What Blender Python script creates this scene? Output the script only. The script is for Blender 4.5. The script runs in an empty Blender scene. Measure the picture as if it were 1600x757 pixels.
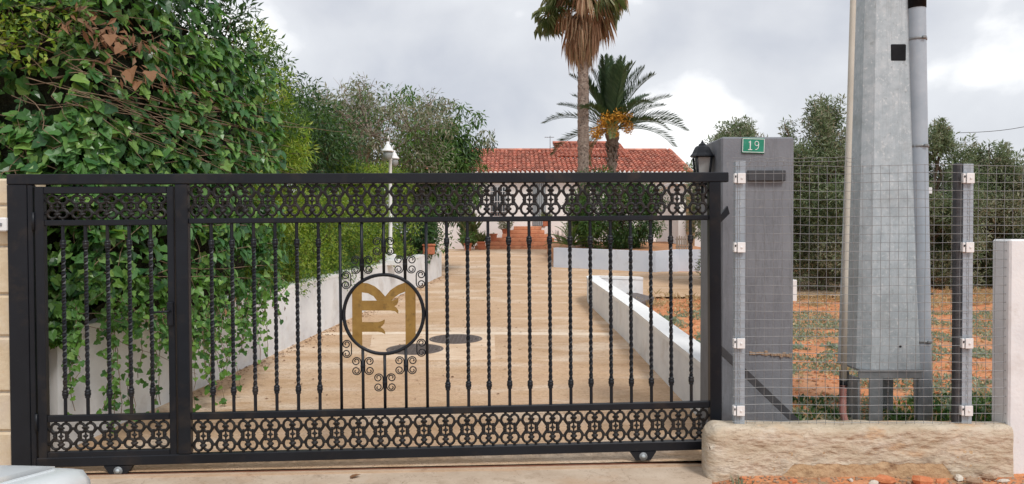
import bpy, math, random
import numpy as np
from mathutils import Vector, Matrix, noise as mnoise
R = random.Random(7)
NR = np.random.RandomState(7)
C = bpy.context.scene.collection
sc = bpy.context.scene

# ------------------------------------------------------------------ camera
F = 1155.0; PITCH = math.atan(13.5 / F); CH = 1.64
cam_d = bpy.data.cameras.new('camera'); cam = bpy.data.objects.new('camera', cam_d); C.objects.link(cam)
cam.location = (0, 0, CH); cam.rotation_euler = (math.pi / 2 - PITCH, 0, 0)
cam_d.sensor_width = 36; cam_d.lens = 36 * F / 1600; cam_d.clip_start = 0.05; cam_d.clip_end = 2000
sc.camera = cam

# ------------------------------------------------------------------ light
SUN_EL, SUN_AZ = 52, 150          # azimuth clockwise from +Y (behind the camera, to the right)
w = bpy.data.worlds.new('World'); sc.world = w; w.use_nodes = True
nt = w.node_tree; nt.nodes.clear(); L = nt.links.new
out = nt.nodes.new('ShaderNodeOutputWorld'); bg = nt.nodes.new('ShaderNodeBackground')
sky = nt.nodes.new('ShaderNodeTexSky'); sky.sky_type = 'NISHITA'; sky.sun_disc = False
sky.sun_elevation = math.radians(SUN_EL); sky.sun_rotation = math.radians(SUN_AZ)
tc = nt.nodes.new('ShaderNodeTexCoord'); mp = nt.nodes.new('ShaderNodeMapping')
mp.inputs['Scale'].default_value = (1.0, 1.0, 1.35); mp.inputs['Location'].default_value = (1.7, 2.4, 0.9)
n1 = nt.nodes.new('ShaderNodeTexNoise'); n1.inputs['Scale'].default_value = 4.2; n1.inputs['Detail'].default_value = 8
n1.inputs['Roughness'].default_value = 0.48; n1.inputs['Distortion'].default_value = 0.15
rp = nt.nodes.new('ShaderNodeValToRGB')
for e in range(2): rp.color_ramp.elements.new(0.5)
for e, (p, c) in zip(rp.color_ramp.elements, [(0.34, (4.9, 5.1, 5.6, 1)), (0.46, (5.8, 5.95, 6.3, 1)), (0.55, (6.4, 6.55, 6.85, 1)), (0.63, (9.6, 9.6, 9.6, 1))]):
    e.position = p; e.color = c
mx = nt.nodes.new('ShaderNodeMix'); mx.data_type = 'RGBA'; mx.inputs[0].default_value = 0.93
L(tc.outputs['Generated'], mp.inputs[0]); L(mp.outputs[0], n1.inputs['Vector']); L(n1.outputs[0], rp.inputs[0])
L(sky.outputs[0], mx.inputs[6]); L(rp.outputs[0], mx.inputs[7]); L(mx.outputs[2], bg.inputs[0])
bg.inputs[1].default_value = 0.09; L(bg.outputs[0], out.inputs[0])
sd = bpy.data.lights.new('sun', 'SUN'); sd.energy = 1.5; sd.angle = math.radians(14); sd.color = (1, 0.97, 0.93)
so = bpy.data.objects.new('sun', sd); C.objects.link(so)
az, el = math.radians(SUN_AZ), math.radians(SUN_EL)
so.rotation_euler = Vector((-math.sin(az) * math.cos(el), -math.cos(az) * math.cos(el), -math.sin(el))).to_track_quat('-Z', 'Y').to_euler()
so.location = (5, -8, 12)
sc.view_settings.view_transform = 'Standard'; sc.view_settings.look = 'None'; sc.view_settings.gamma = 1
sc.view_settings.exposure = 0.55

# ------------------------------------------------------------------ helpers
def ray(px, py):
    x = (px - 800) / F; y = (378.5 - py) / F
    return x, math.cos(PITCH) + math.sin(PITCH) * y, y * math.cos(PITCH) - math.sin(PITCH)
def at(px, py, Y):                      # where something seen at a pixel of the photograph stands when it is Y metres away
    x, d, z = ray(px, py); return Vector((x / d * Y, Y, CH + z / d * Y))
GX, GY = -3.40, 5.0; GA = math.atan2(.32, 4.98); GS = 0.008
def gp(px, py):                         # the same on the plane of the gate: (along, up) in the gate's own frame
    x, d, z = ray(px, py); ca, sa = math.cos(GA), math.sin(GA)
    t = (-GX * sa + GY * ca) / (-x * sa + d * ca)
    u = (x * t - GX) * ca + (d * t - GY) * sa
    return u, CH + z * t - GS * u

def tag(o, label=None, cat=None, group=None, kind=None):
    if label: o['label'] = label
    if cat: o['category'] = cat
    if group: o['group'] = group
    if kind: o['kind'] = kind
    return o
def empty(name, label, cat, loc=(0, 0, 0), rot=(0, 0, 0), group=None):
    o = bpy.data.objects.new(name, None); C.objects.link(o); o.location = loc; o.rotation_euler = rot
    o.empty_display_size = 0.1
    return tag(o, label, cat, group)
def link(name, me, parent=None, loc=(0, 0, 0), rot=(0, 0, 0), scale=None):
    o = bpy.data.objects.new(name, me); C.objects.link(o); o.location = loc; o.rotation_euler = rot
    if scale: o.scale = scale
    if parent: o.parent = parent
    return o
def dup(o, parent=None, loc=None, rot=None):
    c = o.copy(); C.objects.link(c)
    if parent: c.parent = parent
    if loc is not None: c.location = loc
    if rot is not None: c.rotation_euler = rot
    for ch in list(o.children): dup(ch, c)
    return c

class MB:
    def __init__(s): s.v = []; s.f = []; s.sm = []
    def add(s, vs, fs, smooth=False):
        b = len(s.v); s.v += [tuple(v) for v in vs]; s.f += [tuple(i + b for i in f) for f in fs]; s.sm += [smooth] * len(fs); return s
    def box(s, lo, hi, rz=0, c=None):
        x0, y0, z0 = lo; x1, y1, z1 = hi
        vs = [Vector(p) for p in ((x0, y0, z0), (x1, y0, z0), (x1, y1, z0), (x0, y1, z0), (x0, y0, z1), (x1, y0, z1), (x1, y1, z1), (x0, y1, z1))]
        if rz:
            c = Vector(c if c else ((x0 + x1) / 2, (y0 + y1) / 2, 0)); m = Matrix.Rotation(rz, 3, 'Z')
            vs = [m @ (v - c) + c for v in vs]
        return s.add(vs, [(0, 3, 2, 1), (4, 5, 6, 7), (0, 1, 5, 4), (1, 2, 6, 5), (2, 3, 7, 6), (3, 0, 4, 7)])
    def bbox(s, lo, hi, b=0.004):           # box with chamfered edges, all twelve
        x0, y0, z0 = lo; x1, y1, z1 = hi
        b = min(b, (x1 - x0) * .3, (y1 - y0) * .3, (z1 - z0) * .3)
        vs = []; idx = {}
        for i, x in enumerate((x0, x1)):
            for j, y in enumerate((y0, y1)):
                for k, z in enumerate((z0, z1)):
                    sx, sy, sz = b * (1 - 2 * i), b * (1 - 2 * j), b * (1 - 2 * k)
                    for a, p in enumerate(((x, y + sy, z + sz), (x + sx, y, z + sz), (x + sx, y + sy, z))):
                        idx[i, j, k, a] = len(vs); vs.append(p)
        q = idx; fs = []
        for i in (0, 1):
            f = [q[i, 0, 0, 0], q[i, 1, 0, 0], q[i, 1, 1, 0], q[i, 0, 1, 0]]; fs.append(f if i else f[::-1])
            f = [q[0, i, 0, 1], q[1, i, 0, 1], q[1, i, 1, 1], q[0, i, 1, 1]]; fs.append(f[::-1] if i else f)
            f = [q[0, 0, i, 2], q[1, 0, i, 2], q[1, 1, i, 2], q[0, 1, i, 2]]; fs.append(f if i else f[::-1])
        for i in (0, 1):
            for j in (0, 1):
                fs.append([q[i, j, 0, 0], q[i, j, 1, 0], q[i, j, 1, 1], q[i, j, 0, 1]][:: 1 if i != j else -1])
                fs.append([q[i, 0, j, 0], q[i, 1, j, 0], q[i, 1, j, 2], q[i, 0, j, 2]][:: -1 if i != j else 1])
                fs.append([q[0, i, j, 1], q[1, i, j, 1], q[1, i, j, 2], q[0, i, j, 2]][:: 1 if i != j else -1])
                for k in (0, 1):
                    f = [q[i, j, k, 0], q[i, j, k, 1], q[i, j, k, 2]]; fs.append(f if (i + j + k) % 2 else f[::-1])
        return s.add(vs, fs)
    def tube(s, pts, r, n=6, cap=True, smooth=True, twist=0.0):
        pts = [Vector(p) for p in pts]; k = len(pts)
        rs = r if isinstance(r, (list, tuple)) else [r] * k
        T = [(pts[min(i + 1, k - 1)] - pts[max(i - 1, 0)]).normalized() for i in range(k)]
        up = Vector((0, 0, 1)) if abs(T[0].z) < .9 else Vector((1, 0, 0))
        a = T[0].cross(up).normalized(); vs = []
        for i in range(k):
            a = (a - T[i] * a.dot(T[i]))
            if a.length < 1e-6: a = T[i].orthogonal()
            a.normalize(); b = T[i].cross(a)
            for j in range(n):
                q = 2 * math.pi * j / n + twist * i
                vs.append(pts[i] + (a * math.cos(q) + b * math.sin(q)) * rs[i])
        fs = [(i * n + j, i * n + (j + 1) % n, (i + 1) * n + (j + 1) % n, (i + 1) * n + j) for i in range(k - 1) for j in range(n)]
        if cap: fs += [tuple(range(n))[::-1], tuple(range((k - 1) * n, k * n))]
        return s.add(vs, fs, smooth)
    def ring(s, c, rx, rz, r, n=14, m=5, y=0):     # closed elliptical hoop in the XZ plane
        vs = []; fs = []
        for i in range(n):
            a = 2 * math.pi * i / n; d = Vector((math.cos(a) * rx, 0, math.sin(a) * rz)); o = Vector((math.cos(a), 0, math.sin(a)))
            for j in range(m):
                q = 2 * math.pi * j / m
                vs.append(Vector((c[0], y, c[1])) + d + o * math.cos(q) * r + Vector((0, math.sin(q) * r, 0)))
        for i in range(n):
            for j in range(m):
                fs.append((i * m + j, i * m + (j + 1) % m, ((i + 1) % n) * m + (j + 1) % m, ((i + 1) % n) * m + j))
        return s.add(vs, fs, True)
    def lathe(s, prof, n=12, c=(0, 0, 0), smooth=True, cap=True):
        c = Vector(c); vs = [c + Vector((r * math.cos(2 * math.pi * j / n), r * math.sin(2 * math.pi * j / n), z)) for r, z in prof for j in range(n)]
        k = len(prof)
        fs = [(i * n + j, i * n + (j + 1) % n, (i + 1) * n + (j + 1) % n, (i + 1) * n + j) for i in range(k - 1) for j in range(n)]
        if cap: fs += [tuple(range(n))[::-1], tuple(range((k - 1) * n, k * n))]
        return s.add(vs, fs, smooth)
    def ball(s, c, r, n=8, m=5):
        rx, ry, rz = r if isinstance(r, (list, tuple)) else (r, r, r); c = Vector(c)
        vs = [c + Vector((0, 0, -rz))]
        for i in range(1, m):
            a = math.pi * i / m - math.pi / 2
            for j in range(n):
                q = 2 * math.pi * j / n
                vs.append(c + Vector((math.cos(a) * math.cos(q) * rx, math.cos(a) * math.sin(q) * ry, math.sin(a) * rz)))
        vs.append(c + Vector((0, 0, rz))); t = len(vs) - 1
        fs = [(0, 1 + (j + 1) % n, 1 + j) for j in range(n)] + [(t, 1 + (m - 2) * n + j, 1 + (m - 2) * n + (j + 1) % n) for j in range(n)]
        for i in range(m - 2):
            for j in range(n):
                fs.append((1 + i * n + j, 1 + i * n + (j + 1) % n, 1 + (i + 1) * n + (j + 1) % n, 1 + (i + 1) * n + j))
        return s.add(vs, fs, True)
    def prism(s, poly, y0, y1):             # polygon in XZ given thickness along Y
        n = len(poly); A = sum(poly[i][0] * poly[(i + 1) % n][1] - poly[(i + 1) % n][0] * poly[i][1] for i in range(n))
        if A < 0: poly = poly[::-1]
        vs = [(x, y0, z) for x, z in poly] + [(x, y1, z) for x, z in poly]
        fs = [tuple(range(n)), tuple(range(n, 2 * n))[::-1]] + [(i, n + i, n + (i + 1) % n, (i + 1) % n) for i in range(n)]
        return s.add(vs, fs)
    def slab(s, poly, z0, z1):              # polygon in XY given thickness along Z
        n = len(poly); A = sum(poly[i][0] * poly[(i + 1) % n][1] - poly[(i + 1) % n][0] * poly[i][1] for i in range(n))
        if A < 0: poly = poly[::-1]
        g0 = z0 if callable(z0) else (lambda x, y: z0); g1 = z1 if callable(z1) else (lambda x, y: z1)
        vs = [(x, y, g0(x, y)) for x, y in poly] + [(x, y, g1(x, y)) for x, y in poly]
        fs = [tuple(range(n))[::-1], tuple(range(n, 2 * n))] + [(i, (i + 1) % n, n + (i + 1) % n, n + i) for i in range(n)]
        return s.add(vs, fs)
    def mesh(s, name, mat):
        me = bpy.data.meshes.new(name); me.from_pydata(s.v, [], s.f); me.materials.append(mat)
        me.polygons.foreach_set('use_smooth', s.sm); me.update(); return me
    def build(s, name, mat, parent=None, loc=(0, 0, 0), rot=(0, 0, 0)):
        return link(name, s.mesh(name, mat), parent, loc, rot)

def fast_mesh(name, V, FI, k, mat, smooth=False):      # V (n,3), FI (m,k) indices
    me = bpy.data.meshes.new(name); n, m = len(V), len(FI)
    me.vertices.add(n); me.vertices.foreach_set('co', np.ascontiguousarray(V, dtype=np.float32).ravel())
    me.loops.add(m * k); me.loops.foreach_set('vertex_index', np.ascontiguousarray(FI, dtype=np.int32).ravel())
    me.polygons.add(m); me.polygons.foreach_set('loop_start', np.arange(0, m * k, k, dtype=np.int32))
    me.polygons.foreach_set('loop_total', np.full(m, k, dtype=np.int32))
    me.polygons.foreach_set('use_smooth', np.full(m, smooth, dtype=bool))
    me.materials.append(mat); me.update(calc_edges=True); return me

LEAF = {  # template vertices (side, along, up) and triangles
 'ivy': ([(0, .3, -.07), (0, 0, 0), (.30, -.14, -.03), (.56, .12, .05), (.36, .34, 0), (.34, .58, .03), (0, 1, -.12), (-.34, .58, .03), (-.36, .34, 0), (-.56, .12, .05), (-.30, -.14, -.03)],
         [(0, i, i + 1) for i in range(1, 10)] + [(0, 10, 1)]),
 'heart': ([(0, .3, -.06), (0, 0, 0), (.28, -.1, 0), (.44, .18, .06), (.30, .58, .04), (0, 1, -.12), (-.30, .58, .04), (-.44, .18, .06), (-.28, -.1, 0)],
         [(0, i, i + 1) for i in range(1, 8)] + [(0, 8, 1)]),
 'oval': ([(0, 0, 0), (.26, .45, .07), (0, 1, -.12), (-.26, .45, .07), (0, .48, 0)], [(0, 1, 4), (1, 2, 4), (2, 3, 4), (3, 0, 4)]),
 'narrow': ([(0, 0, 0), (.14, .45, .04), (0, 1, -.06), (-.14, .45, .04)], [(0, 1, 2), (0, 2, 3)]),
 'blade': ([(0, 0, 0), (.06, .4, .03), (0, 1, -.2), (-.06, .4, .03)], [(0, 1, 2), (0, 2, 3)]),
}
def frames(D, N):
    D = D / np.linalg.norm(D, axis=1, keepdims=True)
    X = np.cross(D, N); X /= np.linalg.norm(X, axis=1, keepdims=True) + 1e-9
    return X, D, np.cross(X, D)
def leaves(name, kind, P, D, N, S, mat):
    tv, tf = LEAF[kind]; tv = np.array(tv); tf = np.array(tf)
    X, D, Z = frames(np.asarray(D, float), np.asarray(N, float)); n = len(P); k = len(tv)
    S = np.asarray(S)[:, None, None]
    V = P[:, None, :] + S * (tv[None, :, 0:1] * X[:, None, :] + tv[None, :, 1:2] * D[:, None, :] + tv[None, :, 2:3] * Z[:, None, :])
    FI = tf[None] + (np.arange(n) * k)[:, None, None]
    return fast_mesh(name, V.reshape(-1, 3), FI.reshape(-1, 3), 3, mat)
def nz(p, s=1.0, seed=0.0): return mnoise.noise(Vector((p[0] * s + seed, p[1] * s + seed * .7, p[2] * s - seed)))

# ------------------------------------------------------------------ materials
def lin(c):      # sRGB 0..255 -> linear
    return tuple(((v / 255 / 12.92) if v <= 10.31 else ((v / 255 + .055) / 1.055) ** 2.4) for v in c)
def base_mat(name):
    m = bpy.data.materials.new(name); m.use_nodes = True; t = m.node_tree
    return m, t, t.nodes['Principled BSDF'], t.links.new
def surf(name, cols, scale=6, rough=.8, bump=.2, bscale=None, stretch=(1, 1, 1), metal=0, detail=6, spec=.4, coord='world', island=0.0,
         stain=None, bdist=.01, crack=None):
    """noise-mixed colours (ramp through cols), fine grain, optional second large stain (colour, scale, lo, hi)"""
    m, t, b, K = base_mat(name); N = t.nodes.new
    if coord == 'world': g = N('ShaderNodeNewGeometry'); src = g.outputs['Position']
    else: g = N('ShaderNodeTexCoord'); src = g.outputs['Object']
    mp = N('ShaderNodeMapping'); mp.inputs['Scale'].default_value = stretch; K(src, mp.inputs[0])
    n = N('ShaderNodeTexNoise'); n.inputs['Scale'].default_value = scale; n.inputs['Detail'].default_value = detail; n.inputs['Roughness'].default_value = .62
    K(mp.outputs[0], n.inputs['Vector'])
    r = N('ShaderNodeValToRGB'); els = r.color_ramp.elements
    while len(els) < len(cols): els.new(.5)
    for i, c in enumerate(cols):
        els[i].position = .30 + .40 * i / max(1, len(cols) - 1); els[i].color = (*c, 1)
    K(n.outputs[0], r.inputs[0]); col = r.outputs[0]
    if stain:
        lst = stain if isinstance(stain, list) else [stain]
        for sc_, sca, lo, hi in lst:
            n2 = N('ShaderNodeTexNoise'); n2.inputs['Scale'].default_value = sca; n2.inputs['Detail'].default_value = 8; n2.inputs['Roughness'].default_value = .65
            K(mp.outputs[0], n2.inputs['Vector'])
            mr = N('ShaderNodeMapRange'); mr.inputs[1].default_value = lo; mr.inputs[2].default_value = hi; K(n2.outputs[0], mr.inputs[0])
            mx = N('ShaderNodeMix'); mx.data_type = 'RGBA'; K(mr.outputs[0], mx.inputs[0]); K(col, mx.inputs[6]); mx.inputs[7].default_value = (*sc_, 1); col = mx.outputs[2]
    if crack:
        ccol, csc, cw, cst, camt = crack
        m2 = N('ShaderNodeMapping'); m2.inputs['Scale'].default_value = cst; K(src, m2.inputs[0])
        n4 = N('ShaderNodeTexNoise'); n4.inputs['Scale'].default_value = csc; n4.inputs['Detail'].default_value = 7; n4.inputs['Roughness'].default_value = .7; n4.inputs['Distortion'].default_value = .4
        K(m2.outputs[0], n4.inputs['Vector']); sb = N('ShaderNodeMath'); sb.operation = 'SUBTRACT'; sb.inputs[1].default_value = .5; K(n4.outputs[0], sb.inputs[0])
        ab = N('ShaderNodeMath'); ab.operation = 'ABSOLUTE'; K(sb.outputs[0], ab.inputs[0])
        mr = N('ShaderNodeMapRange'); mr.inputs[1].default_value = 0; mr.inputs[2].default_value = cw; mr.inputs[3].default_value = camt; mr.inputs[4].default_value = 0; K(ab.outputs[0], mr.inputs[0])
        mx = N('ShaderNodeMix'); mx.data_type = 'RGBA'; K(mr.outputs[0], mx.inputs[0]); K(col, mx.inputs[6]); mx.inputs[7].default_value = (*ccol, 1); col = mx.outputs[2]
    if island:
        gg = N('ShaderNodeNewGeometry'); hs = N('ShaderNodeHueSaturation'); mr = N('ShaderNodeMapRange'); mr.inputs[3].default_value = 1 - island; mr.inputs[4].default_value = 1 + island
        K(gg.outputs['Random Per Island'], mr.inputs[0]); K(mr.outputs[0], hs.inputs['Value']); K(col, hs.inputs['Color']); col = hs.outputs[0]
    K(col, b.inputs['Base Color'])
    b.inputs['Roughness'].default_value = rough; b.inputs['Metallic'].default_value = metal; b.inputs['Specular IOR Level'].default_value = spec
    if bump:
        n3 = N('ShaderNodeTexNoise'); n3.inputs['Scale'].default_value = bscale or scale * 6; n3.inputs['Detail'].default_value = 5
        K(mp.outputs[0], n3.inputs['Vector']); bp = N('ShaderNodeBump'); bp.inputs['Strength'].default_value = bump; bp.inputs['Distance'].default_value = bdist
        K(n3.outputs[0], bp.inputs['Height']); K(bp.outputs[0], b.inputs['Normal'])
    return m
def leafmat(name, cols, trans=.3, rough=.45, obj=False):
    m, t, b, K = base_mat(name); N = t.nodes.new
    g = N('ShaderNodeObjectInfo') if obj else N('ShaderNodeNewGeometry')
    r = N('ShaderNodeValToRGB'); els = r.color_ramp.elements
    while len(els) < len(cols): els.new(.5)
    for i, c in enumerate(cols): els[i].position = i / max(1, len(cols) - 1); els[i].color = (*c, 1)
    K(g.outputs['Random' if obj else 'Random Per Island'], r.inputs[0]); K(r.outputs[0], b.inputs['Base Color'])
    b.inputs['Roughness'].default_value = rough; b.inputs['Specular IOR Level'].default_value = .4
    tr = N('ShaderNodeBsdfTranslucent'); hs = N('ShaderNodeHueSaturation'); hs.inputs['Saturation'].default_value = 1.15; hs.inputs['Value'].default_value = 1.5
    K(r.outputs[0], hs.inputs['Color']); K(hs.outputs[0], tr.inputs[0])
    ms = N('ShaderNodeMixShader'); ms.inputs[0].default_value = trans; K(b.outputs[0], ms.inputs[1]); K(tr.outputs[0], ms.inputs[2])
    K(ms.outputs[0], t.nodes['Material Output'].inputs[0]); return m
def flat(name, c, rough=.5, metal=0, spec=.5): 
    m, t, b, K = base_mat(name); b.inputs['Base Color'].default_value = (*c, 1); b.inputs['Roughness'].default_value = rough
    b.inputs['Metallic'].default_value = metal; b.inputs['Specular IOR Level'].default_value = spec; return m

M = {}
M['black'] = surf('black_paint', [(.005, .0065, .010), (.010, .0125, .018)], 3, .42, .12, 90, stain=[((.035, .027, .022), 4, .55, .78), ((.22, .22, .22), 70, .715, .76)], spec=.3, bdist=.002)
M['iron'] = surf('cast_iron_paint', [(.007, .007, .008), (.015, .0135, .013)], 14, .5, .25, 120, stain=((.03, .02, .015), 9, .52, .72), spec=.35, bdist=.002)
M['bronze'] = surf('bronze_sheet', [(.24, .135, .03), (.33, .20, .05)], 18, .42, .1, 60, metal=.25, stain=((.10, .06, .02), 22, .55, .75), spec=.5, bdist=.002)
M['soil'] = surf('red_soil', [(.44, .15, .06), (.58, .235, .10), (.64, .32, .17)], 5, .95, .9, 14, stain=[((.34, .22, .14), 1.4, .5, .68), ((.26, .24, .15), 2.6, .55, .70), ((.26, .11, .06), 18, .56, .7), ((.66, .46, .32), 30, .6, .72)], bdist=.05)
M['bedsoil'] = surf('orange_soil', [(.42, .18, .08), (.55, .28, .14)], 5, .95, .8, 20, stain=((.3, .22, .15), 3, .5, .7), bdist=.04)
M['drive'] = surf('brushed_concrete', [(.50, .315, .175), (.62, .43, .275), (.71, .53, .375)], 1.1, .86, .9, 30, stretch=(1, 2.6, 1), detail=12, crack=((.36, .22, .13), 3.0, .03, (.5, 6, 1), .26),
                  stain=[((.44, .235, .115), 1.1, .50, .72), ((.74, .58, .43), .55, .52, .62), ((.34, .18, .09), 16, .54, .72), ((.27, .16, .095), 42, .545, .70), ((.82, .68, .52), 55, .62, .74)], bdist=.02)
M['strip'] = surf('screed_strip', [(.66, .52, .38), (.78, .65, .52)], 5, .85, .5, 40, stain=((.52, .36, .23), 9, .58, .76))
M['patch'] = surf('pale_concrete', [(.54, .37, .235), (.66, .49, .345), (.72, .57, .43)], 2.5, .85, .7, 40, stretch=(1, 2.2, 1), stain=[((.50, .33, .20), 2.2, .54, .75), ((.40, .27, .18), 36, .58, .76)], bdist=.01)
M['fore'] = surf('forecourt_concrete', crack=((.24, .16, .11), 1.6, .006, (1, 1, 1), .7), cols=[(.42, .315, .23), (.52, .41, .31), (.60, .49, .385)], scale=2.2, rough=.88, bump=.5, bscale=45, detail=9, stain=[((.30, .21, .14), 5, .55, .78), ((.22, .15, .10), 28, .6, .8), ((.46, .30, .19), 1.2, .52, .7)], bdist=.01)
M['track'] = surf('track_kerb', [(.46, .32, .21), (.56, .42, .30)], 4, .85, .4, 50, stain=((.26, .14, .08), 6, .56, .78), bdist=.01)
M['rust'] = surf('rusty_rail', [(.13, .045, .025), (.22, .09, .05)], 20, .8, .4, 80)
M['white'] = surf('white_render', [(.66, .67, .69), (.76, .77, .78), (.82, .82, .82)], 2.2, .8, .35, 40, stain=[((.58, .55, .52), 2.5, .54, .76), ((.48, .41, .34), 11, .63, .8)], bdist=.006)
M['bluewhite'] = surf('pale_blue_render', [(.56, .62, .72), (.66, .71, .79)], 1.5, .8, .25, 40, stain=((.52, .55, .60), 4, .55, .75), bdist=.006)
M['house'] = surf('house_render', [(.80, .79, .77), (.86, .85, .83)], 1.2, .8, .2, 30, bdist=.006)
M['coping'] = surf('white_coping', [(.76, .76, .75), (.84, .84, .83)], 4, .75, .3, 50, stain=((.5, .47, .43), 8, .58, .8), bdist=.005)
M['graypil'] = surf('grey_painted_render', [(.16, .168, .19), (.19, .20, .222), (.225, .235, .255)], 2.4, .75, .3, 55, crack=((.12, .125, .135), 3.0, .03, (3, 3, .25), .45), stain=[((.115, .12, .13), 3.2, .56, .75), ((.27, .26, .25), 14, .64, .8)], bdist=.006)
M['graydark'] = surf('dark_steel_grey', [(.035, .037, .042), (.06, .062, .068)], 10, .6, .15, 60)
M['lowwall'] = surf('rough_cream_render', [(.42, .335, .235), (.52, .435, .325), (.60, .515, .41)], 3.2, .92, 1.0, 9, crack=((.20, .14, .09), 5.5, .013, (.7, 1, 2.8), .6), stain=[((.56, .30, .12), 1.7, .54, .70), ((.42, .32, .22), 9, .56, .74), ((.30, .22, .15), 26, .63, .78), ((.56, .47, .36), 1.3, .5, .62), ((.30, .26, .21), 2.1, .56, .76), ((.62, .55, .46), 2.6, .55, .7)], bdist=.03, stretch=(1, 1, 2.4))
M['footing'] = surf('brown_mortar', [(.44, .29, .16), (.54, .38, .23)], 7, .95, .8, 30, stain=((.2, .11, .06), 9, .55, .75), bdist=.02)
M['sand'] = surf('sandstone', [(.52, .40, .26), (.62, .50, .35), (.66, .56, .42)], 5, .85, .4, 35, stain=[((.46, .24, .10), 6, .56, .75), ((.60, .52, .42), 3, .5, .7)], bdist=.01)
M['galv'] = surf('galvanised_steel', [(.33, .385, .415), (.42, .475, .505), (.50, .545, .57)], 11, .55, .12, 60, metal=.15, crack=((.30, .33, .35), 4.0, .02, (6, 6, .12), .5), stain=[((.58, .61, .62), 38, .55, .66), ((.30, .33, .34), 3, .55, .75), ((.27, .30, .31), 24, .6, .72)], bdist=.003)
M['galv2'] = surf('weathered_galvanised', [(.20, .215, .225), (.29, .305, .315)], 9, .6, .15, 60, metal=.35, stain=((.36, .33, .29), 7, .6, .8), bdist=.003)
M['galvblue'] = surf('galvanised_duct', [(.32, .375, .43), (.42, .47, .52)], 5, .5, .08, 50, metal=.2, stain=((.44, .46, .48), 20, .6, .75), bdist=.002)
M['wire'] = surf('mesh_wire', [(.19, .195, .20), (.30, .305, .31)], 20, .45, 0, metal=.45)
M['conduit'] = surf('pale_conduit', [(.46, .44, .38), (.56, .54, .47)], 4, .6, .1, 60)
M['corr'] = surf('red_corrugated', [(.33, .13, .11), (.45, .22, .18)], 12, .6, .2)
M['whitemetal'] = surf('white_enamel', [(.72, .72, .72), (.82, .82, .82)], 8, .4, 0)
M['dark'] = surf('black_rubber_and_shade', [(.004, .0045, .006), (.012, .012, .015)], 14, .6, .1, spec=.15)  # black parts, also the painted dark of the pole hole and clip gaps
M['tile'] = surf('clay_roof_tile', [(.40, .12, .08), (.52, .195, .13), (.58, .28, .20)], 3, .85, .3, 40, island=.30, stain=[((.34, .12, .085), 1.6, .52, .7), ((.62, .40, .28), 9, .58, .76)])
M['terra'] = surf('terracotta_tile', [(.60, .25, .13), (.72, .34, .19)], 3, .8, .25, 30, stain=((.42, .17, .09), 7, .5, .7))
M['pot'] = surf('terracotta_pot', [(.42, .13, .07), (.52, .19, .10)], 9, .8, .2)
M['bark'] = surf('brown_bark', [(.10, .07, .05), (.20, .15, .11)], 12, .95, .9, 40, stretch=(1, 1, .3), bdist=.02)
M['barkgrey'] = surf('grey_bark', [(.26, .205, .17), (.40, .33, .28)], 12, .95, .6, 40, stretch=(1, 1, .3), bdist=.015)
M['palmbark'] = surf('palm_bark', [(.17, .125, .10), (.28, .215, .175), (.36, .29, .24)], 9, .95, 1.0, 22, stain=((.08, .06, .05), 14, .52, .66), bdist=.05)
M['vine'] = surf('dry_vine', [(.13, .09, .06), (.30, .21, .14)], 14, .9, .3)
M['core'] = surf('core_shade', [(.012, .016, .008), (.035, .036, .018)], 9, .95, 1.0, 25, bdist=.08)  # shade inside the ivy, put into the core's colour
M['iron_cover'] = surf('cast_cover', [(.085, .068, .062), (.14, .112, .10)], 30, .7, .8, 60, bdist=.01)
M['glass'] = flat('lantern_glass', (.30, .32, .32), .12); M['pane'] = flat('window_glass', (.05, .06, .07), .08)
M['wood'] = surf('brown_wood', [(.30, .19, .10), (.42, .28, .16)], 6, .7, .3, 40, stretch=(1, 1, .2))
M['picket'] = surf('grey_wood', [(.26, .20, .15), (.38, .30, .24)], 8, .85, .3, 40, stretch=(1, 1, .2))
M['signgreen'] = surf('green_enamel', [(.012, .20, .12), (.02, .26, .165)], 9, .35, .05, stain=((.10, .33, .24), 14, .58, .75))
M['carwhite'] = flat('white_car_paint', (.72, .76, .78), .22); M['tyre'] = flat('tyre_rubber', (.02, .02, .02), .8); M['rim'] = flat('alloy', (.5, .5, .52), .3, .8)
M['brickred'] = surf('broken_brick', [(.50, .15, .06), (.62, .25, .12)], 18, .9, .5); M['stonepale'] = surf('pale_stone', [(.50, .44, .36), (.68, .62, .54)], 14, .9, .5); M['stonebrown'] = surf('brown_stone', [(.26, .17, .11), (.40, .28, .19)], 14, .9, .5)
M['gravel'] = surf('dark_gravel', [(.12, .10, .10), (.24, .21, .20)], 22, .95, 1., 60, bdist=.03)
M['black_cable'] = flat('black_cable', (.03, .03, .03), .6)
# foliage
M['ivy'] = leafmat('ivy_leaf', [(.036, .095, .034), (.070, .175, .048), (.11, .245, .06), (.22, .37, .09)], .3, .30)
M['ivyobj'] = leafmat('ivy_leaf_single', [(.034, .10, .040), (.060, .17, .052), (.10, .235, .062), (.23, .38, .09)], .3, .38, obj=True)
M['deadleaf'] = leafmat('dead_leaf', [(.13, .065, .035), (.25, .125, .06), (.22, .14, .09)], .2, .7)
M['lime'] = leafmat('lime_leaf', [(.10, .19, .02), (.18, .29, .035), (.27, .37, .05), (.31, .35, .08)], .3, .5)
M['mid'] = leafmat('mid_leaf', [(.04, .10, .022), (.075, .15, .032), (.12, .20, .045)], .3, .45)
M['deep'] = leafmat('deep_leaf', [(.02, .055, .02), (.038, .09, .026), (.065, .13, .036)], .25, .42)
M['grey'] = leafmat('grey_green_leaf', [(.12, .155, .08), (.19, .225, .125), (.26, .27, .18), (.29, .25, .19)], .25, .55)
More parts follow.
